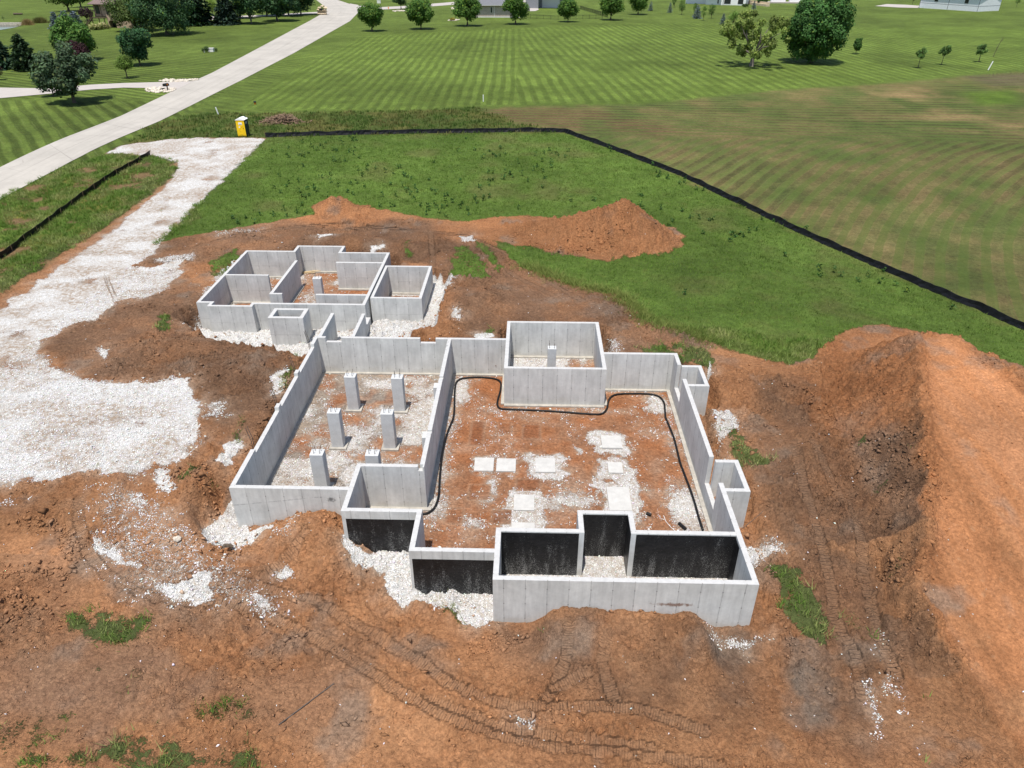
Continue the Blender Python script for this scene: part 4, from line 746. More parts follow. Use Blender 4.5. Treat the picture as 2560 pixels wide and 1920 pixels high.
REAR = thing("annex_foundation", "smaller grey concrete foundation with several square rooms beyond the white gravel court", "foundation", (-24.7, 48.5, 0.3))
walls("outer_wall", [(-24.76, -24.52, 48.62, 59.5), (-24.52, -23.48, 48.62, 48.86), (-23.72, -23.48, 48.0, 48.62), (-23.48, -20.61, 48.0, 48.24), (-20.61, -20.37, 48.0, 48.72)], REAR, M['conc2'])
walls("outer_wall", [(-20.37, -12.36, 48.48, 48.72)], REAR, M['conc2']); walls("outer_wall", [(-12.36, -12.12, 48.48, 59.3)], REAR, M['conc2'])
walls("outer_wall", [(-24.52, -20.6, 59.26, 59.5), (-20.6, -20.36, 59.26, 60.82), (-20.36, -16.58, 60.58, 60.82), (-16.58, -16.34, 59.06, 60.82), (-16.34, -12.36, 59.06, 59.3)], REAR, M['conc2'])
for wl in ([(-24.52, -21.04, 53.9, 54.12)], [(-19.82, -19.58, 50.28, 57.27), (-19.58, -18.85, 50.28, 50.52)], [(-16.25, -12.36, 56.8, 57.04)], [(-16.24, -12.36, 50.2, 50.44)]): walls("partition_wall", wl, REAR, M['conc2'])
walls("side_room_wall", [(-11.98, -11.76, 49.75, 56.3), (-8.34, -8.1, 49.75, 56.3), (-11.76, -8.34, 49.75, 49.99), (-11.76, -8.34, 56.06, 56.3)], REAR, M['conc2'])
walls("passage_wall", [(-14.30, -14.06, 43.44, 47.08)], REAR, M['conc']); walls("passage_wall", [(-12.05, -11.81, 43.44, 48.48, dict(prof=[(43.44, 47.04, WT), (47.04, 48.48, 1.75)])), (-12.36, -12.05, 48.0, 48.48, dict(top=1.75))], REAR, M['conc'])
walls("chimney_base", [(-18.62, -16.1, 46.15, 46.43), (-18.62, -16.1, 47.52, 47.8), (-18.62, -18.34, 46.43, 47.52), (-16.38, -16.1, 46.43, 47.52)], REAR, M['conc2'])
for a in [(-24.52, -24.3, 48.9, 53.9), (-24.3, -21.0, 53.68, 53.9), (-20.36, -16.6, 60.34, 60.58), (-16.3, -12.4, 56.56, 56.8), (-19.58, -19.34, 50.55, 57.2), (-11.76, -8.4, 55.84, 56.06), (-24.5, -20.6, 59.04, 59.26), (-14.0, -12.4, 48.24, 48.46)]: MB().box(*a, 0, .45).build("strip_footing", M['foot'], REAR, tuple(REAR.location))

def column(cx, cy, z0, h, label, rz=0.0, nb=4, w_=.70, d_=.58, foot=True):
    r = thing("concrete_column", label, "column", (cx, cy, z0), rz, "concrete columns standing on the basement floor")
    mb = MB(); c = .02
    mb.prism([(-w_ / 2, -d_ / 2 + c), (-w_ / 2 + c, -d_ / 2), (w_ / 2 - c, -d_ / 2), (w_ / 2, -d_ / 2 + c), (w_ / 2, d_ / 2 - c), (w_ / 2 - c, d_ / 2), (-w_ / 2 + c, d_ / 2), (-w_ / 2, d_ / 2 - c)], .05, h); mb.build("shaft", M['colc'], r)
    if foot: MB().box(-w_ / 2 - .15, w_ / 2 + .17, -d_ / 2 - .14, d_ / 2 + .17, -.2, .12).build("footing", M['foot'], r)
    rs = random.Random(int(cx * 31 + cy * 7))
    for k in range(nb):
        px, py = ((-.16, -.12), (.14, -.12), (-.14, .13), (.16, .12))[k]; px += rs.uniform(-.02, .02)
        MB().tube([(px, py, h - .05), (px + rs.uniform(-.03, .03), py + rs.uniform(-.03, .03), h + rs.uniform(.28, .48))], .013, 6).build("rebar", M['steel'], r)
    return r
for cx, cy, h, lb in [(-11.08, 38.62, 2.5, "left concrete column of the back pair, nearest the long wall behind"), (-8.13, 38.53, 2.5, "right concrete column of the back pair, beside the white gravel"), (-11.14, 34.57, 2.5, "left concrete column of the middle pair in the garage bay"), (-8.06, 34.54, 2.5, "right concrete column of the middle pair in the garage bay"),
                      (-11.07, 30.57, 2.5, "left concrete column of the front pair, closest to the low front wall"), (-8.15, 30.6, 2.5, "right concrete column of the front pair, half hidden by the bay wall")]:
    column(cx, cy, .04, h, lb)
column(1.56, 42.7, .04, 2.45, "single concrete column inside the square back room", .0, 3, .56, .5)
column(-17.03, 53.7, .35, 2.35, "concrete column inside the far annex foundation", .0, 3, .66, .5, False)
for (a, b, c, d), h, lb in zip(PADS, (.16, .15, .15, .12, .12, .13, .16, .12), ["square white footing pad furthest back on the red floor", "small white footing pad behind the largest one near the tarred notch", "square white footing pad alone in the middle of the floor", "soil-stained left pad of the two footing pads side by side",
      "soil-stained right pad of the two footing pads side by side", "square white footing pad with a broad white splash, left of the largest one", "largest white footing pad right behind the tarred notch", "footing pad half hidden behind the left tarred porch wall"]):
    tag(MB().box(a, b, c, d, -.1, h).build("footing_pad", M['pad']), lb, "footing pad", "footing pads on the basement floor")
# ---------------------------------------------------------------- drain pipe and bits left on the floor
Z6 = lambda a, b: (1050 + a / 2.4578, 780 + b / 2.4578)
pp = [at(*Z6(*q), .1) for q in [(10, 1242), (48, 1236), (82, 1212), (103, 1175), (116, 1120), (120, 1050), (125, 980), (132, 910), (142, 850), (160, 770), (185, 700), (205, 650), (211, 590), (212, 530), (215, 470), (225, 430), (262, 408), (350, 401), (430, 406), (475, 416), (497, 440), (492, 490), (478, 540), (476, 572), (492, 592), (540, 598), (700, 604), (850, 613), (1000, 624), (1090, 629), (1128, 620), (1150, 590), (1156, 555), (1172, 525), (1215, 506), (1330, 502), (1420, 506), (1470, 522), (1498, 555), (1505, 600), (1510, 650), (1535, 710), (1560, 775), (1580, 850), (1600, 930), (1630, 1010), (1660, 1090), (1690, 1180), (1715, 1270), (1742, 1352)]]
pts = []
for i in range(len(pp) - 1):
    p0, p1, p2, p3 = [Vector(pp[min(max(j, 0), len(pp) - 1)]) for j in (i - 1, i, i + 1, i + 2)]
    for k in range(5):
        t = k / 5; q = .5 * ((2 * p1) + (p2 - p0) * t + (2 * p0 - 5 * p1 + 4 * p2 - p3) * t * t + (3 * p1 - p0 - 3 * p2 + p3) * t ** 3); pts.append((q.x, q.y, gz(q.x, q.y) + .07))
tag(MB().tube(pts, .062, 10).build("drain_pipe", M['pipe'], smooth=True), "long black corrugated drain pipe snaking round the red basement floor", "pipe")
def stub(a, b, rad, lb, name="pipe_offcut", mat='pipe', cat="pipe", zz=None):
    p = at(*Z6(*a), .12); q = at(*Z6(*b), .12); tag(MB().tube([(*p, gz(*p) + rad), (*q, gz(*q) + rad)], rad, 10).build(name, M[mat], smooth=False), lb, cat)
stub((1592, 1298), (1632, 1335), .085, "short black pipe offcut lying near the right drain pipe"); stub((1392, 1236), (1420, 1248), .085, "tiny black pipe offcut beside the largest footing pad")
tag(MB().tube([(*at(*Z6(a, b), .08), .075) for a, b in [(1497, 1250), (1510, 1285), (1540, 1320), (1568, 1345)]], .012, 5).build("cable", M['white']), "thin white cable curled on the red floor by the black pipe offcut", "cable")
mb = MB(); rs = random.Random(3)
for k in range(6):
    u0, v0 = 263 + rs.uniform(-8, 8), 689 + rs.uniform(-4, 10); u1, v1 = 284 + rs.uniform(-7, 9), 745 + rs.uniform(-14, 14); a, b = at(u0, v0), at(u1, v1); m_ = ((a[0] + b[0]) / 2 + rs.uniform(-.15, .15), (a[1] + b[1]) / 2 + rs.uniform(-.2, .2))
    mb.tube([(*a, gz(*a) + .05), (*m_, gz(*m_) + rs.uniform(.05, .10)), (*b, gz(*b) + .05)], rs.uniform(.007, .013), 4, False)
tag(mb.build("twig_bundle", M['hay']), "bundle of brown twigs lying on the gravel left of the annex", "twigs")
def board(p, q, wd, th, lb, lift=.05, name="board", mat='plank', cat="board", z0=None, z1=None):
    a = (*p, (gz(*p) if z0 is None else z0) + lift); b = (*q, (gz(*q) if z1 is None else z1) + lift); tag(MB().bar(a, b, wd, th).build(name, M[mat]), lb, cat)
Z4 = lambda a, b: (450 + a / 2.765, 560 + b / 2.765)
board(at(*Z4(248, 783), 2.25), at(*Z4(492, 777), 2.25), .28, .06, "weathered wooden board lying on the soil edge beside the gravel court", .08)
board(at(*Z4(845, 331), .5), at(*Z4(972, 320), .5), .22, .06, "pale wooden board lying inside the annex by the back wall", .12); board(at(*Z4(850, 335), .5), at(*Z4(935, 330), .5), .14, .05, "shorter pale board resting under the other board in the annex", .06)
board(at(1410 / 2.0233, 1100 + 1445 / 2.0233), at(1690 / 2.0233, 1100 + 1238 / 2.0233), .035, .035, "thin dark rod lying on the bare orange soil in front", .03, "steel_rod", 'steel', "rod")
MB().tube([(9.75, 24.9, 2.7), (10.5, 25.6, 3.55)], .012, 5)
tag(MB().tube([(9.70, 24.95, 2.72), (10.2, 25.0, 3.3), (10.55, 25.05, 3.75)], .013, 5).build("rebar_rod", M['steel']), "thin rusty rod leaning off the right wall near the front window well", "rod")
for (a, b), lb in [((-14.75, 31.3), "steel bars poking up outside the garage wall at its front notch"), ((-14.75, 35.4), "steel bars poking up outside the garage wall at its middle notch"), ((-14.75, 39.2), "steel bars poking up outside the garage wall at its back notch"), ((-14.75, 42.7), "steel bars poking up by the corner next to the gravel court")]:
    mb = MB(); 
    for k in (0, .22): mb.tube([(a, b + k, .3), (a - .05, b + k, 2.7), (a - .22, b + k + .05, 3.45)], .018, 5)
    tag(mb.build("rebar_dowel", M['steel']), lb, "rebar", "rebar dowels along the garage wall")

# ---------------------------------------------------------------- silt fences
def resample(pts, step):
    out_ = [pts[0]]
    for a, b in zip(pts[:-1], pts[1:]):
        L = math.hypot(b[0] - a[0], b[1] - a[1]); n = max(1, int(round(L / step)))
        for k in range(1, n + 1): out_.append((a[0] + (b[0] - a[0]) * k / n, a[1] + (b[1] - a[1]) * k / n))
    return out_
def silt_fence(pix, h, label, every=8, seed=1):
    rs = random.Random(seed); pts = resample([at(*p) for p in pix], .35); p0 = pts[0]
    r = thing("silt_fence", label, "fence", (p0[0], p0[1], gz(*p0)))
    mb = MB(); ring = []; hh = h
    for i, p in enumerate(pts):
        a = pts[max(i - 1, 0)]; b = pts[min(i + 1, len(pts) - 1)]; d = Vector((b[0] - a[0], b[1] - a[1])).normalized(); n = Vector((d.y, -d.x)); z = gz(*p); sag = .06 * math.sin(i * math.pi / every) ** 2
        hh = h + .10 * vnoise(np.array([i * .21]), np.array([seed * 3.3]), 5)[0] - sag; o0 = .09 + .10 * rs.random(); o1 = .07 * rs.uniform(-1, 1); t = .012
        q = lambda off, zz: (p[0] + n.x * off, p[1] + n.y * off, zz)
        ring.append([q(o0 + t, z - .05), q(o1 * .7 + .05 + t, z + hh * .45), q(t, z + hh), q(-t, z + hh), q(o1 * .7 + .05 - t, z + hh * .45), q(o0 - t - .02, z - .05)])
    for A, B in zip(ring[:-1], ring[1:]):
        for k in range(6): mb.face([A[k], B[k], B[(k + 1) % 6], A[(k + 1) % 6]])
    mb.face(ring[0]); mb.face(ring[-1]); mb.build("fabric", M['fabric'], r, tuple(r.location), merge=True)
    for i in range(0, len(pts), every):
        p = pts[i]; a = pts[max(i - 1, 0)]; b = pts[min(i + 1, len(pts) - 1)]; d = Vector((b[0] - a[0], b[1] - a[1])).normalized(); z = gz(*p); x_, y_ = p[0] - d.y * .05, p[1] + d.x * .05
        MB().tube([(x_, y_, z - .2), (x_ + rs.uniform(-.05, .05), y_ + rs.uniform(-.05, .05), z + h + .10)], .018, 4).build("stake", M['stake'], r, tuple(r.location))
    return r
silt_fence([(664, 343), (760, 339), (900, 336), (1050, 333), (1200, 331), (1330, 329), (1412, 331), (1450, 345), (1500, 362), (1600, 400), (1700, 438), (1800, 487), (1900, 535), (2000, 583), (2110, 632), (2220, 680), (2330, 728), (2450, 775), (2570, 830), (2680, 880)], .56, "long black silt fence with wooden stakes running behind and right of the tall grass", 9, 3)
silt_fence([(378, 388), (330, 415), (270, 450), (200, 500), (140, 545), (80, 590), (20, 635), (-60, 690)], .60, "short black silt fence between the street and the gravel drive", 7, 8)

# ---------------------------------------------------------------- portable toilet
P = spot(611, 340); r = thing("portable_toilet", "yellow and dark green portable toilet with white curved roof beside the gravel drive", "toilet", P, R(-4))
W_, D_, H_ = 1.14, 1.2, 2.12
MB().box(-W_ / 2, W_ / 2, -D_ / 2, D_ / 2, .10, H_).build("cabin", M['dark'], r)
MB().box(-W_ / 2 - .01, W_ / 2 + .01, -D_ / 2 - .03, -D_ / 2 - .002, .10, H_ + .06).build("front_panel", M['yellow'], r)
dr = MB().box(-.40, .40, -D_ / 2 - .06, -D_ / 2 - .032, .22, 1.98).build("door", M['yellow'], r)
MB().box(.30, .36, -D_ / 2 - .09, -D_ / 2 - .062, 1.05, 1.2).build("handle", M['black'], dr); MB().box(-.22, .26, -D_ / 2 - .068, -D_ / 2 - .061, 1.55, 1.86).build("sign", M['white'], dr); MB().box(-.17, .22, -D_ / 2 - .073, -D_ / 2 - .0685, 1.60, 1.69).build("sign_band", M['sign'], dr); MB().box(-.24, -.06, -D_ / 2 - .068, -D_ / 2 - .061, 1.18, 1.38).build("sticker", M['white'], dr)
mb = MB()
for p, q in (((-.28, 1.46), (.28, .86)), ((.28, 1.46), (-.28, .86))): mb.bar((p[0], -D_ / 2 - .06, p[1]), (q[0], -D_ / 2 - .06, q[1]), .05, .012)
for k in range(14):
    a0, a1 = [2 * math.pi * j / 14 for j in (k, k + 1)]; mb.bar((.24 * math.cos(a0), -D_ / 2 - .06, .58 + .22 * math.sin(a0)), (.24 * math.cos(a1), -D_ / 2 - .06, .58 + .22 * math.sin(a1)), .04, .012)
mb.build("embossing", M['yellow'], dr)
mb = MB(); n = 10; prof = [(-W_ / 2 - .05 + (W_ + .1) * k / n, H_ + .05 + .23 * math.sin(math.pi * k / n)) for k in range(n + 1)]
for (a, za), (b, zb) in zip(prof[:-1], prof[1:]):
    mb.face([(a, -D_ / 2 - .08, za), (b, -D_ / 2 - .08, zb), (b, D_ / 2 + .06, zb), (a, D_ / 2 + .06, za)])
for yy in (-D_ / 2 - .08, D_ / 2 + .06): mb.face([(a, yy, z) for a, z in prof] + [(prof[-1][0], yy, H_ + .01), (prof[0][0], yy, H_ + .01)])
mb.face([(prof[0][0], -D_ / 2 - .08, H_ + .01), (prof[-1][0], -D_ / 2 - .08, H_ + .01), (prof[-1][0], D_ / 2 + .06, H_ + .01), (prof[0][0], D_ / 2 + .06, H_ + .01)])
mb.build("roof", M['white'], r, merge=True)
MB().box(W_ / 2 + .001, W_ / 2 + .012, -.30, .22, 1.62, 1.9).build("side_vent", M['sign'], r); MB().box(-W_ / 2 + .05, W_ / 2 - .05, -D_ / 2 + .05, D_ / 2 - .05, -.1, .10).build("skid", M['black'], r); MB().tube([(.38, .4, H_ + .1), (.38, .4, H_ + .42)], .05, 8).build("vent_pipe", M['dark'], r)

# ---------------------------------------------------------------- trees
def quads(cen, nrm, size, rng, aspect=1.0, along=None):
    n = len(cen); nrm = nrm / (np.linalg.norm(nrm, axis=1, keepdims=True) + 1e-9)
    a = along if along is not None else rng.normal(size=(n, 3)); a = a - (a * nrm).sum(1, keepdims=True) * nrm; a /= np.linalg.norm(a, axis=1, keepdims=True) + 1e-9; b = np.cross(nrm, a)
    a = a * (size * aspect)[:, None]; b = b * size[:, None]
    V = np.stack([cen - a * .5, cen - b * .42 + a * .05, cen + a * .55, cen + b * .42 + a * .05], 1).reshape(-1, 3); F = np.arange(n * 4).reshape(-1, 4); return V, F
def leafcols(n, col, rng, var=.35, new=.08, newcol=(.16, .20, .03)):
    c = np.asarray(col)[None] * (1 + var * rng.normal(size=(n, 1))).clip(.35, 1.9); c = c * (1 + .05 * rng.normal(size=(n, 3))); k = rng.random(n) < new; c[k] = np.asarray(newcol) * (.7 + .6 * rng.random((k.sum(), 1))); return np.repeat(c.clip(.003, .6), 4, 0)
def round_crown(rx, rz, zc, n, leaf, col, seed, blobs=40, spread=.76, br=.29, flat=0.0, holes=0.0, new=.04, newcol=(.09, .14, .025), lean=(0, 0)):
    rng = np.random.default_rng(seed); d = rng.normal(size=(blobs, 3)); d /= np.linalg.norm(d, axis=1, keepdims=True); rr = spread * rng.random(blobs) ** .30
    d[:, 2] = np.where(d[:, 2] < -.55, -.55, d[:, 2]) if flat else d[:, 2]
    bc = d * rr[:, None] * np.array([rx, rx, rz]); bs = br * min(rx, rz * 1.2) * (.75 + .55 * rng.random(blobs)); tint = 1 + .22 * rng.normal(size=blobs).clip(-1.4, 1.4)
    w_ = bs ** 2; idx = rng.choice(blobs, n, p=w_ / w_.sum()); e = rng.normal(size=(n, 3)); e /= np.linalg.norm(e, axis=1, keepdims=True); rad = bs[idx] * (1 - .55 * rng.random(n) ** 2.2) * (1 + .12 * rng.normal(size=n))
    cen = bc[idx] + e * rad[:, None]; cen[:, 0] += lean[0] * cen[:, 2]; cen[:, 1] += lean[1] * cen[:, 2]; cen[:, 2] += zc
    V, F = quads(cen, e + .5 * rng.normal(size=(n, 3)) + np.array([0, -.15, .45]), leaf * (.6 + .8 * rng.random(n)), rng, 1.25)
    cols = 1.38 * leafcols(n, col, rng, .16, new, newcol) * np.repeat(tint[idx], 4)[:, None]; return V, F, cols, bc + np.array([0, 0, zc])
def cone_crown(rr, z0, h, n, leaf, col, seed, whorls=13, droop=.25, power=.85, per=9, newc=.05, ncol=(.10, .13, .05)):
    rng = np.random.default_rng(seed); t = 1 - np.sqrt(1 - rng.random(n) * .985); k = np.clip((t * whorls).astype(int), 0, whorls - 1); tq = (k + .5 + .35 * rng.normal(size=n) * .5) / whorls; tq = tq.clip(0, 1)
    off = rng.random(whorls) * 6.28; bj = rng.integers(0, per, n); ang = off[k] + bj * 2 * math.pi / per + .17 * rng.normal(size=n); blen = 1 + .22 * rng.normal(size=(whorls, per)); R_ = rr * (1 - tq) ** power * blen[k, bj].clip(.55, 1.45) + .06 * rr
    rad = R_ * rng.random(n) ** .55; z = z0 + tq * h - droop * rad * (1 - .5 * tq) + .04 * h / whorls * rng.normal(size=n) * 3; cen = np.stack([rad * np.cos(ang), rad * np.sin(ang), z], 1); al = np.stack([np.cos(ang), np.sin(ang), -.35 + 0 * ang], 1) + .3 * rng.normal(size=(n, 3))
    V, F = quads(cen, np.array([0, 0, 1.0]) + .6 * rng.normal(size=(n, 3)), leaf * (.6 + .8 * rng.random(n)), rng, 1.9, al); cols = leafcols(n, col, rng, .28, newc, ncol); return V, F, cols, None
def limb_mesh(h_trunk, r0, targets, seed, bend=.15, split=None):
    rs = random.Random(seed); mb = MB(); top = Vector((rs.uniform(-.1, .1) * h_trunk * bend * 3, rs.uniform(-.1, .1) * h_trunk * bend * 3, h_trunk))
    mb.tube([(0, 0, -.25), (0, 0, .05), tuple(top * .5 + Vector((rs.uniform(-1, 1), rs.uniform(-1, 1), 0)) * r0 * .3), tuple(top)], [r0 * 1.45, r0 * 1.12, r0 * .9, r0 * .72], 9)
    for t in targets:
        t = Vector(t); s = top * rs.uniform(.78, .98); m = s.lerp(t, .5) + Vector((rs.uniform(-1, 1), rs.uniform(-1, 1), rs.uniform(0, 1))) * (t - s).length * .10; mb.tube([tuple(s), tuple(m), tuple(s.lerp(t, .95))], [r0 * .5, r0 * .28, r0 * .07], 6)
    return mb
def tree(name, label, P, h, cw, kind='round', col=(.035, .075, .018), n=2500, trunk=.2, leaf=None, seed=1, cat="tree", group=None, rz=0.0, bark='bark', **kw):
    r = thing(name, label, cat, P, rz, group); hc = h * (1 - trunk)
    if kind == 'round':
        V, F, c, bc = round_crown(cw / 2 * .98, hc / 2 * .98, h * trunk + hc / 2, int(n * 2.0), (leaf * .8 if leaf else cw * .040), col, seed, **kw); rs = random.Random(seed); tg = [tuple(bc[i]) for i in rs.sample(range(len(bc)), min(9, len(bc)))]
        limb_mesh(max(h * trunk * 1.25, .12 * h), max(.035, .028 * cw), tg, seed).build("trunk", M[bark], r, smooth=True)
    else:
        V, F, c, bc = cone_crown(cw / 2, h * trunk, h * (1 - trunk), n, leaf or cw * .075, col, seed, **kw)
        MB().tube([(0, 0, -.2), (0, 0, h * .4), (0, 0, h * .96)], [.026 * h, .018 * h, .003 * h], 7).build("trunk", M[bark], r, smooth=True)
    link("crown", fast_mesh("crown", V, F, 4, c), M['leaf'], r); return r
def ptree(uv, vtop, wpx, name, label, **kw):
    P = spot(*uv); return tree(name, label, P, tall(P, vtop), 1.08 * wpx * depth_of(P) / FPX, **kw)
MAPLE = (.048, .100, .018)
rowgrp = "round maples in a row behind the mown lot"
rowlab = ["round maple nearest the street in the row behind the mown lot", "second round maple from the street in the row behind the mown lot", "round maple in front of the left half of the brick house", "round maple in front of the right end of the brick house",
          "round maple in front of the low black metal fence", "round maple at the right corner of the black metal fence", "last round maple at the right end of the row"]
rowpx = [((198, 192), 6, 62), ((498, 180), -6, 68), ((782, 160), -12, 66), ((1078, 150), -13, 62), ((1400, 135), -6, 52), ((1663, 124), -14, 57), ((1830, 90), -22, 49)]
protos = []
for i, (uv, vt, wp) in enumerate(rowpx):
    P = spot(*Z2(*uv)); h = tall(P, vt); cw = 1.13 * wp * depth_of(P) / FPX
    if i < 3: o = tree("maple_tree", rowlab[i], P, h, cw, n=4600, trunk=.17, seed=60 + i, col=MAPLE, group=rowgrp, blobs=60, spread=.78, br=.30, new=.10, newcol=(.10, .15, .02)); protos.append((o, h, cw))
    else:
        o0, h0, c0 = protos[i % 3]; copy_thing(o0, P, i * 1.7, rowlab[i], (cw / c0, cw / c0, h / h0))
ptree(Z1(488, 372), 40, 95, "maple_tree", "large dense green maple behind the purple tree on the left lawn", n=6500, trunk=.12, seed=21, col=(.044, .092, .018), blobs=60, spread=.82, br=.27)
ptree(Z1(862, 403), 63, 87, "maple_tree", "round dark green maple with a clean trunk in the middle of the left lawn", n=5200, trunk=.17, seed=22, col=(.030, .075, .030), blobs=52, spread=.80, br=.28)
ptree(Z1(480, 415), 100, 70, "purple_plum_tree", "dark purple-leaved tree behind the front tree on the left lawn", n=3000, trunk=.15, seed=23, col=(.030, .012, .016), new=.1, newcol=(.05, .03, .02))
ptree(Z1(458, 632), 108, 142, "serviceberry_tree", "broad grey-green tree closest to the driveway on the left lawn", n=6500, trunk=.16, seed=24, col=(.046, .074, .038), blobs=60, spread=.86, br=.24, new=.08, newcol=(.07, .09, .03), leaf=.42, lean=(.1, 0))
ptree(Z1(330, 590), 160, 72, "small_tree", "thin-trunked tree to the left of the broad grey-green tree by the driveway", n=2400, trunk=.2, seed=25, col=(.034, .058, .028))
ptree(Z1(783, 480), 136, 47, "young_tree", "small yellow-green young tree in front of the round dark maple", n=1500, trunk=.30, seed=26, col=(.075, .12, .022))
ptree(Z1(172, 432), 76, 62, "spruce_tree", "pointed dark spruce standing alone at the far left lawn", kind='cone', n=5200, trunk=.02, seed=27, col=(.030, .058, .026), whorls=15)
ptree(Z1(20, 420), 88, 74, "spruce_tree", "dark spruce cut by the left edge of the picture", kind='cone', n=4600, trunk=.02, seed=28, col=(.026, .058, .032))
ptree(Z1(-4, 492), 155, 30, "purple_shrub", "purple-leaved shrub at the left edge below the spruce", n=1200, trunk=.1, seed=29, col=(.034, .012, .018), cat="shrub")
for i, (uv, vt, wp, lb) in enumerate([(Z7(790, 405), 24, 30, "left blue spruce of the three behind the large left maple"), (Z7(915, 330), 22, 32, "middle blue spruce of the three behind the large left maple"), (Z7(1050, 340), 24, 34, "right blue spruce of the three behind the large left maple")]):
    ptree(uv, vt, wp, "blue_spruce", lb, kind='cone', n=1800, trunk=.02, seed=31 + i, col=(.13, .17, .20), whorls=10, newc=.0, group="blue spruces behind the large maple")
ptree(Z7(1210, 290), 18, 42, "purple_plum_tree", "dark purple tree next to the outside stairs of the stucco house", n=1700, trunk=.2, seed=35, col=(.032, .018, .022))
ptree(Z7(950, 160), -60, 95, "willow_tree", "large willow beyond the pond with a leaning trunk", n=4200, trunk=.14, seed=36, col=(.05, .085, .018), blobs=50, leaf=.6)
ptree(Z7(1120, 100), -50, 70, "willow_tree", "smaller willow to the right of the big one beyond the pond", n=2600, trunk=.18, seed=37, col=(.035, .07, .018))
ptree(Z1(845, 190), -45, 118, "pine_tree", "olive green pine covering the right side of the stucco house", n=7000, trunk=.0, seed=38, col=(.075, .105, .032), blobs=46, spread=.85, br=.25, leaf=.45)
ptree(Z1(1030, 215), -60, 150, "pine_tree", "biggest dark pine in the middle of the left tree belt", n=9000, trunk=.0, seed=39, col=(.036, .075, .030), blobs=60, spread=.88, br=.24, leaf=.5)
ptree(Z1(1215, 155), -60, 70, "fir_tree", "very dark narrow fir to the right of the biggest pine", kind='cone', n=4200, trunk=.02, seed=40, col=(.012, .032, .014), power=.6)
ptree(Z1(1308, 92), -10, 24, "shrub", "bright yellow-green shrub behind the dark firs", n=1100, trunk=.1, seed=41, col=(.10, .15, .015), cat="shrub")
ptree(Z1(1400, 150), -18, 60, "spruce_tree", "grey-green spruce where the far driveway passes behind", kind='cone', n=4200, trunk=.02, seed=42, col=(.030, .055, .038), power=.7)
for i, (uv, wp, lb) in enumerate([((1480, 112), 62, "first dark shade tree along the far driveway, next to the grey-green spruce"), ((1545, 147), 70, "shade tree with a pale trunk in front of the far driveway"), ((1705, 130), 74, "shade tree with a thick trunk near the middle of the far driveway"), ((1640, 100), 64, "shade tree behind the far driveway between two trunks in front"), ((1775, 100), 66, "shade tree behind the far driveway close to the stone monument"), ((1850, 92), 56, "last shade tree before the stone monument at the bend")]):
    ptree(Z1(*uv), -45, wp * 1.22, "shade_tree", lb, n=4600, trunk=.13, seed=43 + i, col=(.032, .072, .028), blobs=46, spread=.84, br=.27, bark='barkg')
for i, (uv, wp) in enumerate([((1600, 40), 80), ((1750, 30), 80), ((1260, 30), 70), ((700, -30), 110), ((300, -40), 100)]):
    ptree(Z1(*uv), -110, wp, "shade_tree", ["tall tree behind the far driveway belt, left one", "tall tree behind the far driveway belt, right one", "tall tree behind the narrow dark fir", "tall tree behind the stucco house roof", "tall tree far beyond the pond"][i], n=2600, trunk=.15, seed=50 + i, col=(.024, .055, .018), leaf=.7)
# right side
ptree(Z3(535, 408), 24, 176, "hawthorn_tree", "sparse olive spreading tree with forked trunk on the right lawn", n=4500, trunk=.16, seed=70, col=(.120, .160, .036), blobs=70, spread=.95, br=.15, leaf=.40, new=.25, newcol=(.13, .165, .045), bark='barkg')
ptree(Z3(905, 385), -32, 162, "shade_tree", "huge dense dark green tree reaching the ground on the right lawn", n=15000, trunk=.02, seed=71, col=(.040, .095, .024), blobs=110, spread=.86, br=.19, leaf=.48, lean=(.12, 0))
ptree(Z3(1178, 332), 90, 22, "young_tree", "small upright young tree to the right of the huge dark tree", n=1500, trunk=.1, seed=72, col=(.035, .080, .018), leaf=.3)
for i, (uv, vt, wp, lb) in enumerate([((1560, 418), 118, 28, "left of three young trees near the white stake"), ((1703, 400), 111, 27, "middle of three young trees near the white stake"), ((1933, 382), 108, 30, "right of three young trees near the white stake")]):
    ptree(Z3(*uv), vt, wp, "young_tree", lb, n=700, trunk=.42, seed=73 + i, col=(.06, .11, .03), leaf=.22, lean=(.25, 0), blobs=14, group="young trees by the white stake")
SM = [((35, 77), 3, 12, 'blue', "blue spruce sapling at the left end of the sapling line"), ((-83 , 66), 0, 12, 'blue', "pale blue spruce sapling nearest the last maple of the row"), ((108, 92), -6, 20, 'g', "broad green sapling in the middle of the left sapling line"), ((186, 100), 2, 14, 'g', "dark green sapling half behind the big blue spruce sapling"), ((202, 114), 8, 22, 'blue', "biggest blue spruce sapling in the sapling line"),
      ((240, 128), 10, 17, 'y', "thin bright green sapling right of the biggest blue spruce sapling"), ((290, 114), 5, 20, 'g', "columnar dark green sapling behind the others"), ((360, 149), 30, 15, 'blue', "small blue spruce sapling standing apart near the spreading tree"), ((422, 158), 25, 30, 'y', "bushy light green sapling next to the sparse spreading tree"), ((550, 60), -2, 12, 'blue', "small blue spruce beyond the sparse spreading tree"), ((62, 50), -14, 15, 'g', "distant green sapling behind the sapling line"), ((-290, 38), -30, 20, 'g', "distant small tree behind the black fence corner")]
for i, (uv, vt, wp, k, lb) in enumerate(SM):
    if k == 'blue': ptree(Z3(*uv), vt, wp, "blue_spruce", lb, kind='cone', n=1000, trunk=.03, seed=90 + i, col=(.14, .18, .20), whorls=9, newc=0, group="saplings along the far lawn")
    else: ptree(Z3(*uv), vt, wp, "sapling_tree", lb, n=1000, trunk=.14, seed=90 + i, col=(.050, .10, .022) if k == 'g' else (.10, .17, .035), group="saplings along the far lawn")
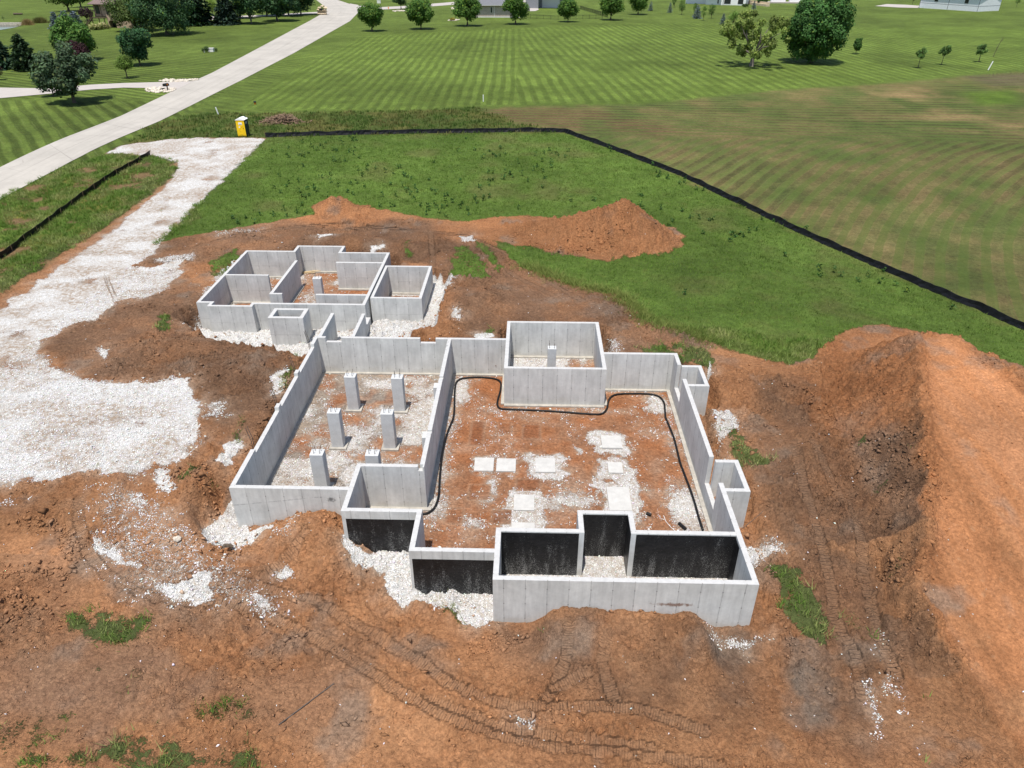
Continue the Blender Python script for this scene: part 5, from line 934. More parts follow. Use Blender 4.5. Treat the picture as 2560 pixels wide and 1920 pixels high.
P = spot(*Z3(2022, 348)); r = thing("dead_sapling", "bare leafless sapling leaning by the three young trees", "tree", P); hh = tall(P, 93); mb = MB(); mb.tube([(0, 0, -.1), (.35, 0, hh * .5), (1.0, 0, hh)], [.06, .045, .01], 6); rs = random.Random(5)
for k in range(16): t = rs.uniform(.3, .95); s = Vector((.35 * t * 2 if t < .5 else .35 + 1.3 * (t - .5), 0, hh * t)); mb.tube([tuple(s), tuple(s + Vector((rs.uniform(-.3, .5), rs.uniform(-.4, .4), rs.uniform(.4, .9))))], [.025, .006], 4)
mb.build("trunk", M['bark'], r)
ptree(Z2(375, 62), -18, 40, "ornamental_tree", "multi-stemmed dark tree in a white gravel bed by the side street", n=1800, trunk=.25, seed=110, col=(.030, .060, .022))
ptree(Z3(1525, 28), -20, 14, "small_tree", "small dark tree just left of the white shed", n=600, trunk=.2, seed=111, col=(.03, .06, .02)); ptree(Z3(2012, 50), -5, 12, "spruce_tree", "dark spruce at the right back corner of the white shed", kind='cone', n=700, trunk=.03, seed=112, col=(.025, .05, .03))
ptree(Z3(2165, 42), -4, 14, "young_tree", "tiny young tree right of the white shed", n=500, trunk=.35, seed=113, col=(.06, .11, .02)); ptree(Z3(605, 32), -8, 34, "shrub", "dark rounded shrub in front of the white house terrace", n=1200, trunk=.05, seed=114, col=(.025, .06, .015), cat="shrub"); ptree(Z3(500, 44), 8, 22, "shrub", "small olive shrub at the foot of the white house wall", n=600, trunk=.05, seed=115, col=(.05, .08, .02), cat="shrub")
for i, (uv, vt, wp, lb, c) in enumerate([((1250, 322), 118, 9, "small dark clipped shrub beside the white utility post", (.02, .045, .015)), ((1272, 322), 115, 16, "larger clipped shrub next to the utility box", (.024, .05, .018)), ((1330, 318), 119, 10, "round clipped shrub right of the utility box", (.022, .05, .016))]):
    ptree(Z1(*uv), vt, wp, "clipped_shrub", lb, n=900, trunk=.02, seed=120 + i, col=c, cat="shrub", spread=.6, br=.5)
ptree(Z7(1340, 410), 58, 40, "flowering_shrub", "pale yellow flowering shrubs below the deck stairs", n=1600, trunk=.02, seed=124, col=(.15, .17, .05), cat="shrub", spread=.8, br=.4, new=.3, newcol=(.45, .40, .22)); ptree(Z7(1450, 400), 56, 32, "flowering_shrub", "pale cream flowering shrub beside the arched opening", n=1300, trunk=.02, seed=125, col=(.13, .15, .05), cat="shrub", spread=.8, br=.4, new=.4, newcol=(.5, .42, .25))
ptree(Z7(50, 282), 38, 9, "sapling_tree", "tiny dark sapling across the pond at the left edge", n=300, trunk=.1, seed=126, col=(.025, .05, .015))

# ---------------------------------------------------------------- houses and far objects
def facade(name, label, cat, uvL, uvR, back=0.0):
    A = spot(*uvL); B = spot(*uvR); z = min(A[2], B[2]); r = thing(name, label, cat, (A[0], A[1], z), math.atan2(B[1] - A[1], B[0] - A[0])); return r, math.hypot(B[0] - A[0], B[1] - A[1]), (A[0], A[1], z), (B[0], B[1], z)
def window(r, x0, x1, z0, z1, y=-.0, frame='trim', name="window"):
    f = MB(); t = .09
    f.box(x0 - t, x1 + t, y - .07, y - .002, z0 - t, z0); f.box(x0 - t, x1 + t, y - .07, y - .002, z1, z1 + t); f.box(x0 - t, x0, y - .07, y - .002, z0, z1); f.box(x1, x1 + t, y - .07, y - .002, z0, z1)
    w_ = f.build(name, M[frame], r); MB().box(x0, x1, y - .035, y - .003, z0, z1).build("pane", M['glass'], w_); return w_
def hip(mb, x0, x1, y0, y1, z, rise, over=.6, ridge=.3):
    x0 -= over; x1 += over; y0 -= over; y1 += over; cx0, cx1 = x0 + (x1 - x0) * ridge, x1 - (x1 - x0) * ridge; cy = (y0 + y1) / 2; a = [(x0, y0, z), (x1, y0, z), (x1, y1, z), (x0, y1, z)]; t0, t1 = (cx0, cy, z + rise), (cx1, cy, z + rise)
    mb.face([a[0], a[1], t1, t0]); mb.face([a[1], a[2], t1]); mb.face([a[2], a[3], t0, t1]); mb.face([a[3], a[0], t0]); mb.face(list(reversed(a))); mb.face([(p[0], p[1], z - .18) for p in a])
    for i in range(4): p, q = a[i], a[(i + 1) % 4]; mb.face([(p[0], p[1], z - .18), (q[0], q[1], z - .18), q, p])
    return mb
# stucco house, upper left
r, L, A, B = facade("stucco_house", "tan stucco house with brown tile hip roof, deck stairs and dark arched opening", "house", Z7(1512, 385), Z7(1700, 388)); mpp = L / (188 / 5.53); hE = tall(B, 10); hF = tall(A, 43); TW = L + 3.2
arch0, arch1 = .3, .3 + 98 / 5.53 * mpp
fw_ = MB(); fw_.box(0, arch0, 0, .3, 0, hF); fw_.box(arch1, TW, 0, .3, 0, hF); fw_.box(0, TW, 0, .3, hF - .9, hE); fw_.box(0, .3, .3, 8, 0, hE); fw_.box(TW - .3, TW, .3, 8, 0, hE); fw_.box(.3, TW - .3, 7.7, 8, 0, hE)
n = 8; cxa = (arch0 + arch1) / 2; ra = (arch1 - arch0) / 2; zs = hF - .9
for k in range(n):
    a0, a1 = math.pi * k / n, math.pi * (k + 1) / n; fw_.prism([(cxa + ra * math.cos(a0), .0), (cxa + ra * math.cos(a0), .3), (cxa + ra * math.cos(a1), .3), (cxa + ra * math.cos(a1), .0)], zs - ra * .55 + ra * .55 * max(math.sin(a0), math.sin(a1)) , zs) if max(math.sin(a0), math.sin(a1)) < .99 else None
fw_.build("wall", M['stucco'], r)
wl_ = 168 / 5.53 * mpp; up = MB(); up.box(-wl_, -.002, .6, 8, hF, hE); up.build("upper_wing", M['stucco'], r)
bd = MB()
for xx in (-wl_ + .02, -wl_ * .45, -.12, TW - .2, 1.0, 3.3): bd.box(xx, xx + .16, (.56 if xx < 0 else -.04), (.598 if xx < 0 else -.002), hF if xx < 0 else hF, hE)
bd.box(-wl_, -.05, .55, .597, hF, hF + .2); bd.build("timber_framing", M['timber'], r)
window(r, -wl_ * .86, -wl_ * .55, hF + .9, hE - .5, .6, 'timber'); window(r, .45, 1.35, hF + .7, hE - .45, 0, 'timber'); window(r, 1.9, 3.0, hF + .4, hE - .45, 0, 'timber')
hip(MB(), -wl_, TW, 0, 8, hE, 3.0, .8, .32).build("roof", M['tile'], r)
MB().box(arch0 + .02, arch1 - .02, 1.6, 1.7, 0, hF - .95).build("garage_panel", M['black'], r)  # black panel stands in for the shade inside the arched opening
dk = MB(); dk.box(-wl_ - .4, -.05, -1.3, .55, hF - .25, hF - .05)
for xx in (-wl_ - .3, -wl_ * .5, -.3): dk.box(xx, xx + .2, -1.2, -1.0, 0, hF - .25)
dk.build("deck", M['timber'], r)
rl = MB()
for k in range(9): xx = -wl_ - .4 + k * (wl_ + .3) / 8; rl.box(xx, xx + .06, -1.3, -1.24, hF - .05, hF + .95)
rl.box(-wl_ - .4, -.05, -1.31, -1.23, hF + .95, hF + 1.02); rl.build("railing", M['timber'], r)
stt = MB(); ns = 12
for k in range(ns): t = k / ns; stt.box(-wl_ - .4 - 2.9 * t - .26, -wl_ - .4 - 2.9 * t, -1.3, -.3, (hF - .1) * (1 - t) - .08, (hF - .1) * (1 - t))
for yy in (-1.32, -.28): stt.bar((-wl_ - .4, yy, hF - .15), (-wl_ - 3.5, yy, 0), .06, .3); stt.bar((-wl_ - .4, yy, hF + .9), (-wl_ - 3.5, yy, 1.0), .06, .07)
for k in range(7): t = k / 6; stt.box(-wl_ - .45 - 3.0 * t, -wl_ - .40 - 3.0 * t, -1.32, -1.26, (hF - .1) * (1 - t), (hF - .1) * (1 - t) + 1)
stt.build("stairs", M['timber'], r)
# brick house behind the row of maples
r, L, A, B = facade("brick_house", "brick house with grey shingle hip roof seen between two maples of the row", "house", Z2(835, 107), Z2(1105, 108)); hE = tall(A, 12)
MB().box(0, L, 0, 11, 0, .35).build("foundation", M['trim'], r); MB().box(.03, L - .03, .03, 10.97, .35, hE).build("wall", M['brick'], r); hip(MB(), 0, L, 0, 11, hE, 4.2, .8, .3).build("roof", M['shingle'], r)
window(r, L * .335, L * .375, hE * .38, hE * .82, .03); MB().box(L * .415, L * .415 + .16, -.14, .02, 0, hE).build("downspout", M['trim'], r)
MB().box(-.8, L + .8, -.86, -.78, hE - .2, hE - .05).build("gutter", M['trim'], r)
r, L, A, B = facade("grey_house", "grey sided house with a wide white-banded garage door beyond the black fence", "house", Z2(1150, 47), Z2(1345, 50)); hE = tall(A, -24)
MB().box(0, L * .40, -4, 6, 0, hE).build("wing", M['siding'], r); MB().box(L * .40, L * 1.35, 0, 10, 0, hE).build("wall", M['siding'], r)
MB().box(L * .47, L * 1.02, -.08, -.003, .05, hE * .55).build("garage_panel", M['trim'], r); MB().box(L * .45, L * 1.04, -.12, -.085, hE * .57, hE * .64).build("door_band", M['white'], r); hip(MB(), 0, L * 1.35, -4, 10, hE, 4, .7, .3).build("roof", M['shingle'], r)
strip("house_drive", [(Z2(1148, 70), Z2(1148, 48)), (Z2(1200, 69), Z2(1190, 50)), (Z2(1222, 60), Z2(1215, 50))], M['patio'], .08)
# white shed
r, L, A, B = facade("white_shed", "long white ribbed metal shed with two small dark windows at the upper right", "shed", Z3(1565, 48), Z3(1925, 72)); mpp = L / (360 / 2.4578); dp = 13; hE = 5.2
MB().box(0, L, 0, dp, 0, hE).build("wall", M['ribbed'], r); MB().box(-.02, L + .02, -.02, dp + .02, hE * .36, hE * .36 + .14).build("wainscot_trim", M['siding'], r)
for xx in (0, L * .495, L - .2): MB().box(xx, xx + .2, -.035, -.003, 0, hE).build("corner_trim", M['siding'], r)
for xx in (L * .25, L * .76): window(r, xx, xx + 1.5, hE * .52, hE * .78, 0, 'siding')
rf = MB(); rf.face([(-.6, -.6, hE), (L + .6, -.6, hE), (L + .6, dp / 2, hE + 2.6), (-.6, dp / 2, hE + 2.6)]); rf.face([(-.6, dp + .6, hE), (L + .6, dp + .6, hE), (L + .6, dp / 2, hE + 2.6), (-.6, dp / 2, hE + 2.6)])
rf.face([(0, 0, hE), (0, dp, hE), (0, dp / 2, hE + 2.5)]); rf.face([(L, 0, hE), (L, dp, hE), (L, dp / 2, hE + 2.5)]); rf.build("roof", M['siding'], r)
strip("shed_pad", [(Z3(1295, 38), Z3(1370, 26)), (Z3(1440, 47), Z3(1480, 30)), (Z3(1562, 50), Z3(1570, 36))], M['patio'], .08)
# white house with stone terrace wall
r, L, A, B = facade("white_house", "white rendered house with dark windows at the top right edge", "house", Z3(255, 28), Z3(500, 34)); hE = tall(A, -40)
MB().box(0, L, 0, 12, 0, hE).build("wall", M['white'], r); MB().box(-L * .55, -.01, 3, 12, 0, hE).build("wing", M['white'], r)
for a, b in ((.30, .32), (.47, .62), (.81, .93)): window(r, L * a, L * b, .6, 3.0, 0, 'black')
MB().box(L * .40, L * .44, -1.2, -.8, 0, hE).build("porch_post", M['white'], r); MB().box(0, L * .45, -1.3, -.01, 3.4, 3.8).build("porch_beam", M['white'], r); hip(MB(), -L * .5, L, 0, 12, hE, 4, .7, .3).build("roof", M['shingle'], r)
r, L, A, B = facade("stone_wall", "stepped tan stone retaining wall beside the white house terrace", "wall", Z3(500, 22), Z3(640, 40)); MB().box(0, L, 0, .7, 0, 1.5).build("upper_course", M['limestone'], r); MB().box(L * .3, L * 1.02, -1.2, -.02, 0, .9).build("lower_course", M['limestone'], r)
r, L, A, B = facade("pool_house", "low white flat-topped building behind the huge dark tree", "building", Z3(640, 20), Z3(860, 22)); MB().box(0, L, 0, 5, 0, .5).build("terrace", M['patio'], r); MB().box(L * .1, L * .5, 2, 5, .5, 3.4).build("wall", M['white'], r); MB().box(L * .62, L, 2.5, 5, .5, 3.0).build("side_wall", M['white'], r)
# black metal fence
def metal_fence(pix, label, h=1.35):
    pts = [at(*p) for p in pix]; p0 = pts[0]; r = thing("metal_fence", label, "fence", (p0[0], p0[1], gz(*p0))); pts = resample(pts, 2.4); pk = MB()
    for a, b in zip(pts[:-1], pts[1:]):
        za, zb = gz(*a), gz(*b)
        for hz in (.18, h - .25, h - .05): pk.bar((*a, za + hz), (*b, zb + hz), .035, .04)
        L = math.hypot(b[0] - a[0], b[1] - a[1]); n = int(L / .22)
        for k in range(1, n): t = k / n; X_, Y_, Z_ = a[0] + (b[0] - a[0]) * t, a[1] + (b[1] - a[1]) * t, za + (zb - za) * t; pk.tube([(X_, Y_, Z_ + .1), (X_, Y_, Z_ + h)], .016, 4)
    pk.build("picket_panel", M['black'], r, tuple(r.location))
    for p in pts: z = gz(*p); MB().box(p[0] - .05, p[0] + .05, p[1] - .05, p[1] + .05, z - .2, z + h + .08).build("post", M['black'], r, tuple(r.location))
metal_fence([Z2(1130, 112), Z2(1250, 118), Z2(1340, 122), Z2(1450, 119), Z2(1612, 115)], "low black metal fence along the front of the grey house yard"); metal_fence([Z2(1476, 58), Z2(1560, 82), Z2(1643, 108)], "low black metal fence running back from the yard corner")
# stone monument at the bend
def rocks(name, lst, mat, root=None, label=None, cat="rock", group=None, seed=0, kind=None):
    rs = np.random.default_rng(seed); V = []; F = []; n0 = 0
    for (cx, cy, cz, sx, sy, sz) in lst:
        v = []; ring = 7
        for j, (zz, rr) in enumerate([(-.5, .55), (-.1, 1.0), (.3, .85), (.5, .4)]):
            for k in range(ring): a = 2 * math.pi * (k + .5 * (j % 2)) / ring; q = rr * (.8 + .4 * rs.random()); v.append((cx + sx * q * math.cos(a), cy + sy * q * math.sin(a), cz + sz * (zz + .15 * rs.normal())))
        for j in range(3):
            for k in range(ring): F.append((n0 + j * ring + k, n0 + j * ring + (k + 1) % ring, n0 + (j + 1) * ring + (k + 1) % ring, n0 + (j + 1) * ring + k))
        F.append(tuple(n0 + 3 * ring + k for k in range(ring))); V += v; n0 += len(v)
    me = bpy.data.meshes.new(name); me.from_pydata(V, [], F); o = link(name, me, mat, root); tag(o, label, cat if label else None, group, kind); return o
P = spot(*Z1(1980, 92)); k = depth_of(P) / FPX / 2.4578; r = thing("stone_monument", "stacked tan stone entrance monument at the bend of the street", "monument", P); Lm = 62 * k
rocks("stone", [(-Lm * .35 + Lm * .7 * j / 4, (.3 if i % 2 else 0), .4 + i * .62, Lm * .16, .8, .62) for i in range(3) for j in range(5)], M['limestone'], r, seed=3); rocks("cap_stone", [(-Lm * .2 + .55 * Lm * j / 2, .5, 2.4 + .5 * (j == 1), Lm * .22, .9, .55) for j in range(3)], M['limestone'], r, seed=4)
MB().box(-Lm * .2, Lm * .25, -.75, -.6, 1.6, 2.2).build("name_plate", M['black'], r)
def riprap(poly, label, seed, n):
    W_ = [at(*p) for p in poly]; a = np.array(W_); rs = np.random.default_rng(seed); lst = []
    while len(lst) < n:
        q = a.min(0) + rs.random(2) * (a.max(0) - a.min(0))
        if sdpoly(W_, np.array([q[0]]), np.array([q[1]]))[0] < 0: s = .16 + .2 * rs.random(); lst.append((q[0], q[1], gz(*q) + .08, s, s * .8, s * .8))
    rocks("riprap", lst, M['limestone2'], None, label, "riprap", "riprap beds by the driveway", seed)
M['limestone2'] = plain("riprap_stone", (.56, .50, .42), .95, .4, 2.5, .02)
riprap([Z1(*p) for p in [(890, 545), (960, 538), (1080, 545), (1085, 556), (1040, 568), (960, 573), (905, 565)]], "bed of tan riprap stones on the near side of the driveway mouth", 5, 150); riprap([Z1(*p) for p in [(975, 500), (1030, 488), (1090, 492), (1215, 488), (1222, 494), (1140, 503), (1060, 507)]], "bed of tan riprap stones on the far side of the driveway mouth", 6, 120)
P = spot(*Z1(995, 555)); tag(MB().tube([(P[0] - .1, P[1] - .3, P[2] + .14), (P[0] + .2, P[1] + .6, P[2] + .14)], [.20, .20], 12).build("culvert_pipe", M['black']), "dark culvert opening among the riprap stones", "culvert")
P = spot(*Z1(1033, 560)); r = thing("mailbox", "black mailbox on a leaning post at the driveway mouth", "mailbox", P, R(-20)); h = tall(P, 212); MB().box(-.07, .07, -.07, .07, -.1, h - .2).build("post", M['timber'], r); mb = MB(); w_ = .32
pr = [(-w_, h - .2), (w_, h - .2), (w_, h + .05), (w_ * .6, h + .22), (-w_ * .6, h + .22), (-w_, h + .05)]; mb.face([(-.2 + a, -.45, z) for a, z in pr]); mb.face([(-.2 + a, .45, z) for a, z in pr])
for (a, za), (b, zb) in zip(pr, pr[1:] + pr[:1]): mb.face([(-.2 + a, -.45, za), (-.2 + b, -.45, zb), (-.2 + b, .45, zb), (-.2 + a, .45, za)])
mb.build("box", M['black'], r); MB().box(-.2 + w_ + .005, -.2 + w_ + .03, -.1, .1, h - .05, h + .2).build("flag", M['red'], r)
def stake(uv, vt, rad, lb, mat='white', name="marker_stake", lean=(0, 0)):
    P = spot(*uv); h = tall(P, vt); r = thing(name, lb, "stake", P); MB().tube([(0, 0, -.2), (lean[0], lean[1], h)], rad, 8).build("pole", M[mat], r); return r, h
stake(Z1(1343, 702), 268, .09, "white marker pipe leaning by the street near the portable toilet", lean=(-.25, 0)); stake(Z2(881, 624), 237, .08, "white marker stake at the back end of the tall grass strip"); stake(Z3(1990, 430), 153, .10, "white pipe stake leaning at the far right field edge", lean=(.5, 0)); stake(Z1(1257, 322), 123, .12, "short white utility post next to the clipped shrubs")
P = spot(*Z1(1568, 641)); r = thing("marker_post", "short marker with black cap and orange body on the mown lot", "marker", P); h = tall(P, 253); MB().tube([(0, 0, -.1), (0, 0, h * .6)], .16, 10).build("body", M['red'], r); MB().tube([(0, 0, h * .6), (0, 0, h)], [.24, .2], 10).build("cap", M['black'], r)
P = spot(*Z1(1300, 318)); r = thing("utility_box", "white utility transformer box between the clipped shrubs", "utility box", P); h = tall(P, 120); MB().box(-.6, .6, -.45, .45, 0, h * .9).build("cabinet", M['white'], r); MB().box(-.66, .66, -.5, .5, h * .9, h).build("lid", M['trim'], r)
P = spot(*Z2(298, 56)); r = thing("fire_hydrant", "orange fire hydrant beside the side street", "hydrant", P); MB().tube([(0, 0, 0), (0, 0, .65), (0, 0, .85)], [.16, .16, .05], 10).build("barrel", M['red'], r); MB().bar((-.3, 0, .5), (.3, 0, .5), .16, .16).build("outlet", M['red'], r)
P = spot(*Z2(240, 20)); r = thing("pale_cabinet", "small pale green utility cabinet beyond the side street", "utility box", P); MB().box(-.8, .8, -.5, .5, 0, 1.2).build("cabinet", M['trim'], r); MB().box(-.85, .85, -.55, .55, 1.2, 1.3).build("lid", M['trim'], r)
for (pl, lb, seed) in (([Z2(*p) for p in [(315, 68), (350, 62), (410, 64), (400, 70), (340, 73)]], "white gravel ring under the ornamental tree by the side street", 8), ([Z2(*p) for p in [(660, 126), (700, 118), (735, 122), (700, 131)]], "pale stones round the yellow plants left of the brick house", 9), ([Z2(*p) for p in [(684, 46), (708, 44), (712, 60), (690, 62)]], "pale stone bed at the side of the brick house", 10)): riprap(pl, lb, seed, 60)
ptree(Z2(690, 128), 44, 20, "yellow_shrub", "low golden shrub in the stone bed left of the brick house", n=500, trunk=.02, seed=130, col=(.22, .17, .03), cat="shrub", spread=.7, br=.5)
# pond
pond = [at(*Z7(*p)) for p in [(-260, 352), (0, 350), (310, 352), (200, 385), (0, 418), (-260, 440)]]; zp = min(gz(*p) for p in pond) + .12
tag(MB().face([(p[0], p[1], zp) for p in pond]).build("pond", M['water']), kind="structure")
r, L, A, B = facade("stone_edging", "low grey stone edging along the far side of the pond", "wall", Z7(-260, 352), Z7(315, 346)); MB().box(0, L, 0, .5, 0, .8).build("wall", M['limestone2'], r)
P = spot(*Z7(245, 205)); r = tag(MB().tube([(P[0] - 1.5, P[1], P[2] + .3), (P[0] + 1.5, P[1] + .6, P[2] + .3)], [.35, .28], 10).build("log", M['bark']), "dark log lying on the lawn beyond the pond", "log")
def reeds(uv, wpx, h, label, col, seed, n=900):
    P = spot(*uv); wd = wpx * depth_of(P) / FPX; rng = np.random.default_rng(seed); cx = rng.normal(size=n) * wd * .26; cy = rng.normal(size=n) * wd * .18; hh = h * (.6 + .5 * rng.random(n)) * np.clip(1.1 - (cx / wd * 2.0) ** 2, .3, 1); a = rng.random(n) * 6.28; w2 = .05 + .04 * rng.random(n); lx, ly = rng.normal(size=(2, n)) * .25 * h
    V = np.stack([np.stack([cx - w2 * np.cos(a), cy - w2 * np.sin(a), 0 * cx - .1], 1), np.stack([cx + w2 * np.cos(a), cy + w2 * np.sin(a), 0 * cx - .1], 1), np.stack([cx + lx, cy + ly, hh], 1)], 1).reshape(-1, 3); c = np.repeat(np.asarray(col)[None] * (.7 + .6 * rng.random((n, 1))), 3, 0)
    o = link("reed_clump", fast_mesh("reeds", V, np.arange(n * 3).reshape(-1, 3), 3, c), M['blade']); o.location = P; tag(o, label, "reeds", "reeds at the pond"); return o
reeds(Z7(385, 345), 26, 1.9, "straw coloured reed clump at the pond edge", (.30, .21, .10), 1); reeds(Z7(560, 315), 40, 1.9, "greener reed clump to the right of the straw coloured one", (.13, .12, .04), 2)
# brush pile and small heap of clods
rs = random.Random(9); A = at(*Z1(1590, 762)); B = at(*Z1(1858, 756)); mx = ((A[0] + B[0]) / 2, (A[1] + B[1]) / 2 + .8); Lb = math.hypot(B[0] - A[0], B[1] - A[1]); mb = MB()
for k in range(420):
    u = rs.gauss(0, .24); v = rs.gauss(0, .24); zz = max(0, 1.1 * (1 - (u / .5) ** 2 - (v / .5) ** 2)) * rs.random(); a = rs.random() * 6.28; L = rs.uniform(.4, 1.5); px, py = mx[0] + u * Lb, mx[1] + v * Lb * .42; z = gz(px, py) + zz; dz = rs.uniform(-.25, .3)
    mb.tube([(px - math.cos(a) * L / 2, py - math.sin(a) * L / 2, z - dz), (px + math.cos(a) * L / 2, py + math.sin(a) * L / 2, z + dz)], rs.uniform(.02, .06), 4, False)
o = mb.build("brush_pile", M['hay']); tag(o, "low heap of brown twigs and brush right of the portable toilet", "brush pile")

# ---------------------------------------------------------------- loose stones, clods, grass blades, weeds
rng = np.random.default_rng(4)
OCT_V = np.array([(1, 0, 0), (0, 1, 0), (-1, 0, 0), (0, -1, 0), (0, 0, 1), (0, 0, -.6)], float); OCT_F = np.array([(0, 1, 4), (1, 2, 4), (2, 3, 4), (3, 0, 4), (1, 0, 5), (2, 1, 5), (3, 2, 5), (0, 3, 5)])
def pebbles(px, py, size, cols, name, mat, lift=.25, sq=.7):
    n = len(px); a = rng.random(n) * 6.28; z = samp(H, px, py); s = size[:, None, None] * (1 + .38 * rng.normal(size=(n, 6, 1))).clip(.45, 1.7); v = (OCT_V[None] + .22 * rng.normal(size=(n, 6, 3))) * s * np.array([1, .75, sq])[None, None] * (1 + .3 * rng.normal(size=(n, 1, 3))).clip(.5, 1.6); c, s_ = np.cos(a)[:, None], np.sin(a)[:, None]
    V = np.stack([v[..., 0] * c - v[..., 1] * s_ + px[:, None], v[..., 0] * s_ + v[..., 1] * c + py[:, None], v[..., 2] + z[:, None] + lift * size[:, None]], -1).reshape(-1, 3); F = (OCT_F[None] + 6 * np.arange(n)[:, None, None]).reshape(-1, 3)
    return tag(link(name, fast_mesh(name, V, F, 3, np.repeat(cols, 6, 0)), M[mat]), kind="stuff")
def spread_pts(n, box): return box[0] + rng.random(n) * (box[1] - box[0]), box[2] + rng.random(n) * (box[3] - box[2])
px, py = spread_pts(900000, (-34, 20, 12.5, 66)); gq = samp(grv, px, py); tex = fbm(px * 3.2, py * 3.2, 201, 3) * 1.2; pr = np.where(gq > .05, np.clip((gq + tex * .8 - .28) * 1.1, 0, .55), 0.0018 * (samp(g_dirt, px, py) > .5)) * np.clip(1.25 - py / 90, .3, 1)
kx = (rng.random(len(px)) < pr) & (samp(grs, px, py) < .6); px, py = px[kx], py[kx]; print('stones', len(px)); c = np.array([.76, .75, .73])[None] * (.70 + .45 * rng.random((len(px), 1))) * (1 + .05 * rng.normal(size=(len(px), 3)))
pebbles(px, py, .016 + .032 * rng.random(len(px)) ** 1.6 + .03 * (rng.random(len(px)) < .03), c.clip(0, .85), "loose_gravel", 'stone')
px, py = spread_pts(420000, (-34, 34, 12.5, 74)); rf_ = samp(ruff * cl, px, py); cz = np.clip(fbm(px * .6, py * .6, 300, 4) * 2.2 + .30, .02, 1.2); pr = np.clip(rf_ * cz * .50, 0, .6) * np.where(samp(grv, px, py) > .6, .15, 1)
kx = rng.random(len(px)) < pr; px, py = px[kx], py[kx]; print('clods', len(px)); tc = np.stack([samp(dt[:, k], px, py) for k in range(3)], 1) * (.62 + .62 * rng.random((len(px), 1)))
pebbles(px, py, .022 + .05 * rng.random(len(px)) ** 2 + .12 * (rng.random(len(px)) < .02) * rng.random(len(px)), tc, "soil_clods", 'clod', .2, .65)
# ridges of big clods
cp = []
def clodline(pts, n, wd, s0, s1):
    L = resample(pts, .05)
    for k in range(n): p = L[rng.integers(len(L))]; cp.append((p[0] + rng.normal() * wd, p[1] + rng.normal() * wd, s0 + (s1 - s0) * rng.random() ** 2.5))
clodline(D((0, 1245), (60, 1235), (150, 1240), (160, 1215), (150, 1170), (120, 1140), (30, 1130)), 420, .22, .04, .24); clodline(D((1880, 1000), (1920, 930), (1960, 1010), (1950, 1120)), 520, .75, .04, .26); clodline(D((1960, 1180), (1930, 1250), (1900, 1200)), 200, .4, .04, .24)
clodline(D((345, 1160), (430, 1180), (500, 1195), (540, 1160)), 260, .30, .04, .2); clodline(D((600, 1130), (700, 1125), (735, 1160)), 140, .2, .04, .2); clodline(D((1090, 1335), (1300, 1322), (1500, 1335)), 220, .22, .04, .2); clodline(D((640, 780), (600, 850), (560, 930), (520, 1000), (490, 1070)), 260, .2, .05, .22); clodline(D((370, 1040), (420, 1020), (470, 1060)), 160, .35, .06, .3)
clodline(D((0, 1290), (60, 1330), (120, 1300)), 150, .4, .05, .28); clodline(D((860, 700), (900, 690), (960, 650), (970, 610)), 240, .3, .05, .22); clodline(D((1060, 1390), (1130, 1370), (1010, 1400)), 160, .3, .04, .2); clodline(D((1350, 435), (1390, 460), (1440, 490), (1470, 520)), 120, .5, .05, .2); clodline(D((1190, 540), (1290, 520), (1330, 500)), 260, .7, .06, .3); clodline(D((1690, 820), (1760, 870), (1780, 900)), 200, .4, .05, .25); clodline(D((1640, 1180), (1670, 1240), (1690, 1330), (1710, 1400)), 260, .12, .04, .16); clodline(D((1715, 1410), (1740, 1560)), 60, .1, .03, .12)
cp = np.array(cp); cc = np.stack([samp(dt[:, k], cp[:, 0], cp[:, 1]) for k in range(3)], 1) * (.75 + .4 * rng.random((len(cp), 1))); pebbles(cp[:, 0], cp[:, 1], cp[:, 2] * .55, cc, "soil_lumps", 'clod', .25, .7)
for (u, v, s, lb, mt) in [(1147, 523, .27, "dark grey rock lying on the white gravel left of the front wall", 'bark'), (900, 506, .22, "white rock lying on the red soil left of the front wall", 'limestone2')]:
    p = at(u / 2.0233, 1100 + v / 2.0233); rocks("rock", [(p[0], p[1], gz(*p) + s * .35, s, s * .8, s)], M[mt], None, lb, "rock", None, int(u))

def blades(px, py, h, col, nb, name, wide=.018, lean=.45, rad=.10, newc=None):
    n = len(px); z = samp(H, px, py); X_ = np.repeat(px, nb) + rad * rng.normal(size=n * nb); Y_ = np.repeat(py, nb) + rad * rng.normal(size=n * nb); Zb = np.repeat(z, nb) - .03; hh = np.repeat(h, nb) * (.55 + .65 * rng.random(n * nb)); a = rng.random(n * nb) * 6.28; la = np.repeat(rng.random(n) * 6.28, nb) + rng.normal(size=n * nb) * .9; ll = hh * lean * (.3 + rng.random(n * nb))
    w2 = wide * (.7 + .7 * rng.random(n * nb)) * (1 + .012 * np.maximum(np.repeat(py, nb) - 30, 0)); dx, dy = np.cos(a) * w2, np.sin(a) * w2
    V = np.stack([np.stack([X_ - dx, Y_ - dy, Zb], 1), np.stack([X_ + dx, Y_ + dy, Zb], 1), np.stack([X_ + ll * np.cos(la), Y_ + ll * np.sin(la), Zb + hh], 1)], 1).reshape(-1, 3)
    c = np.repeat(col, nb, 0) * (.7 + .6 * rng.random((n * nb, 1))); return V, np.repeat(c.clip(.003, .6), 3, 0)
GV = []; GC = []
def addblades(*a, **k):
    V, c = blades(*a, **k); GV.append(V); GC.append(c)
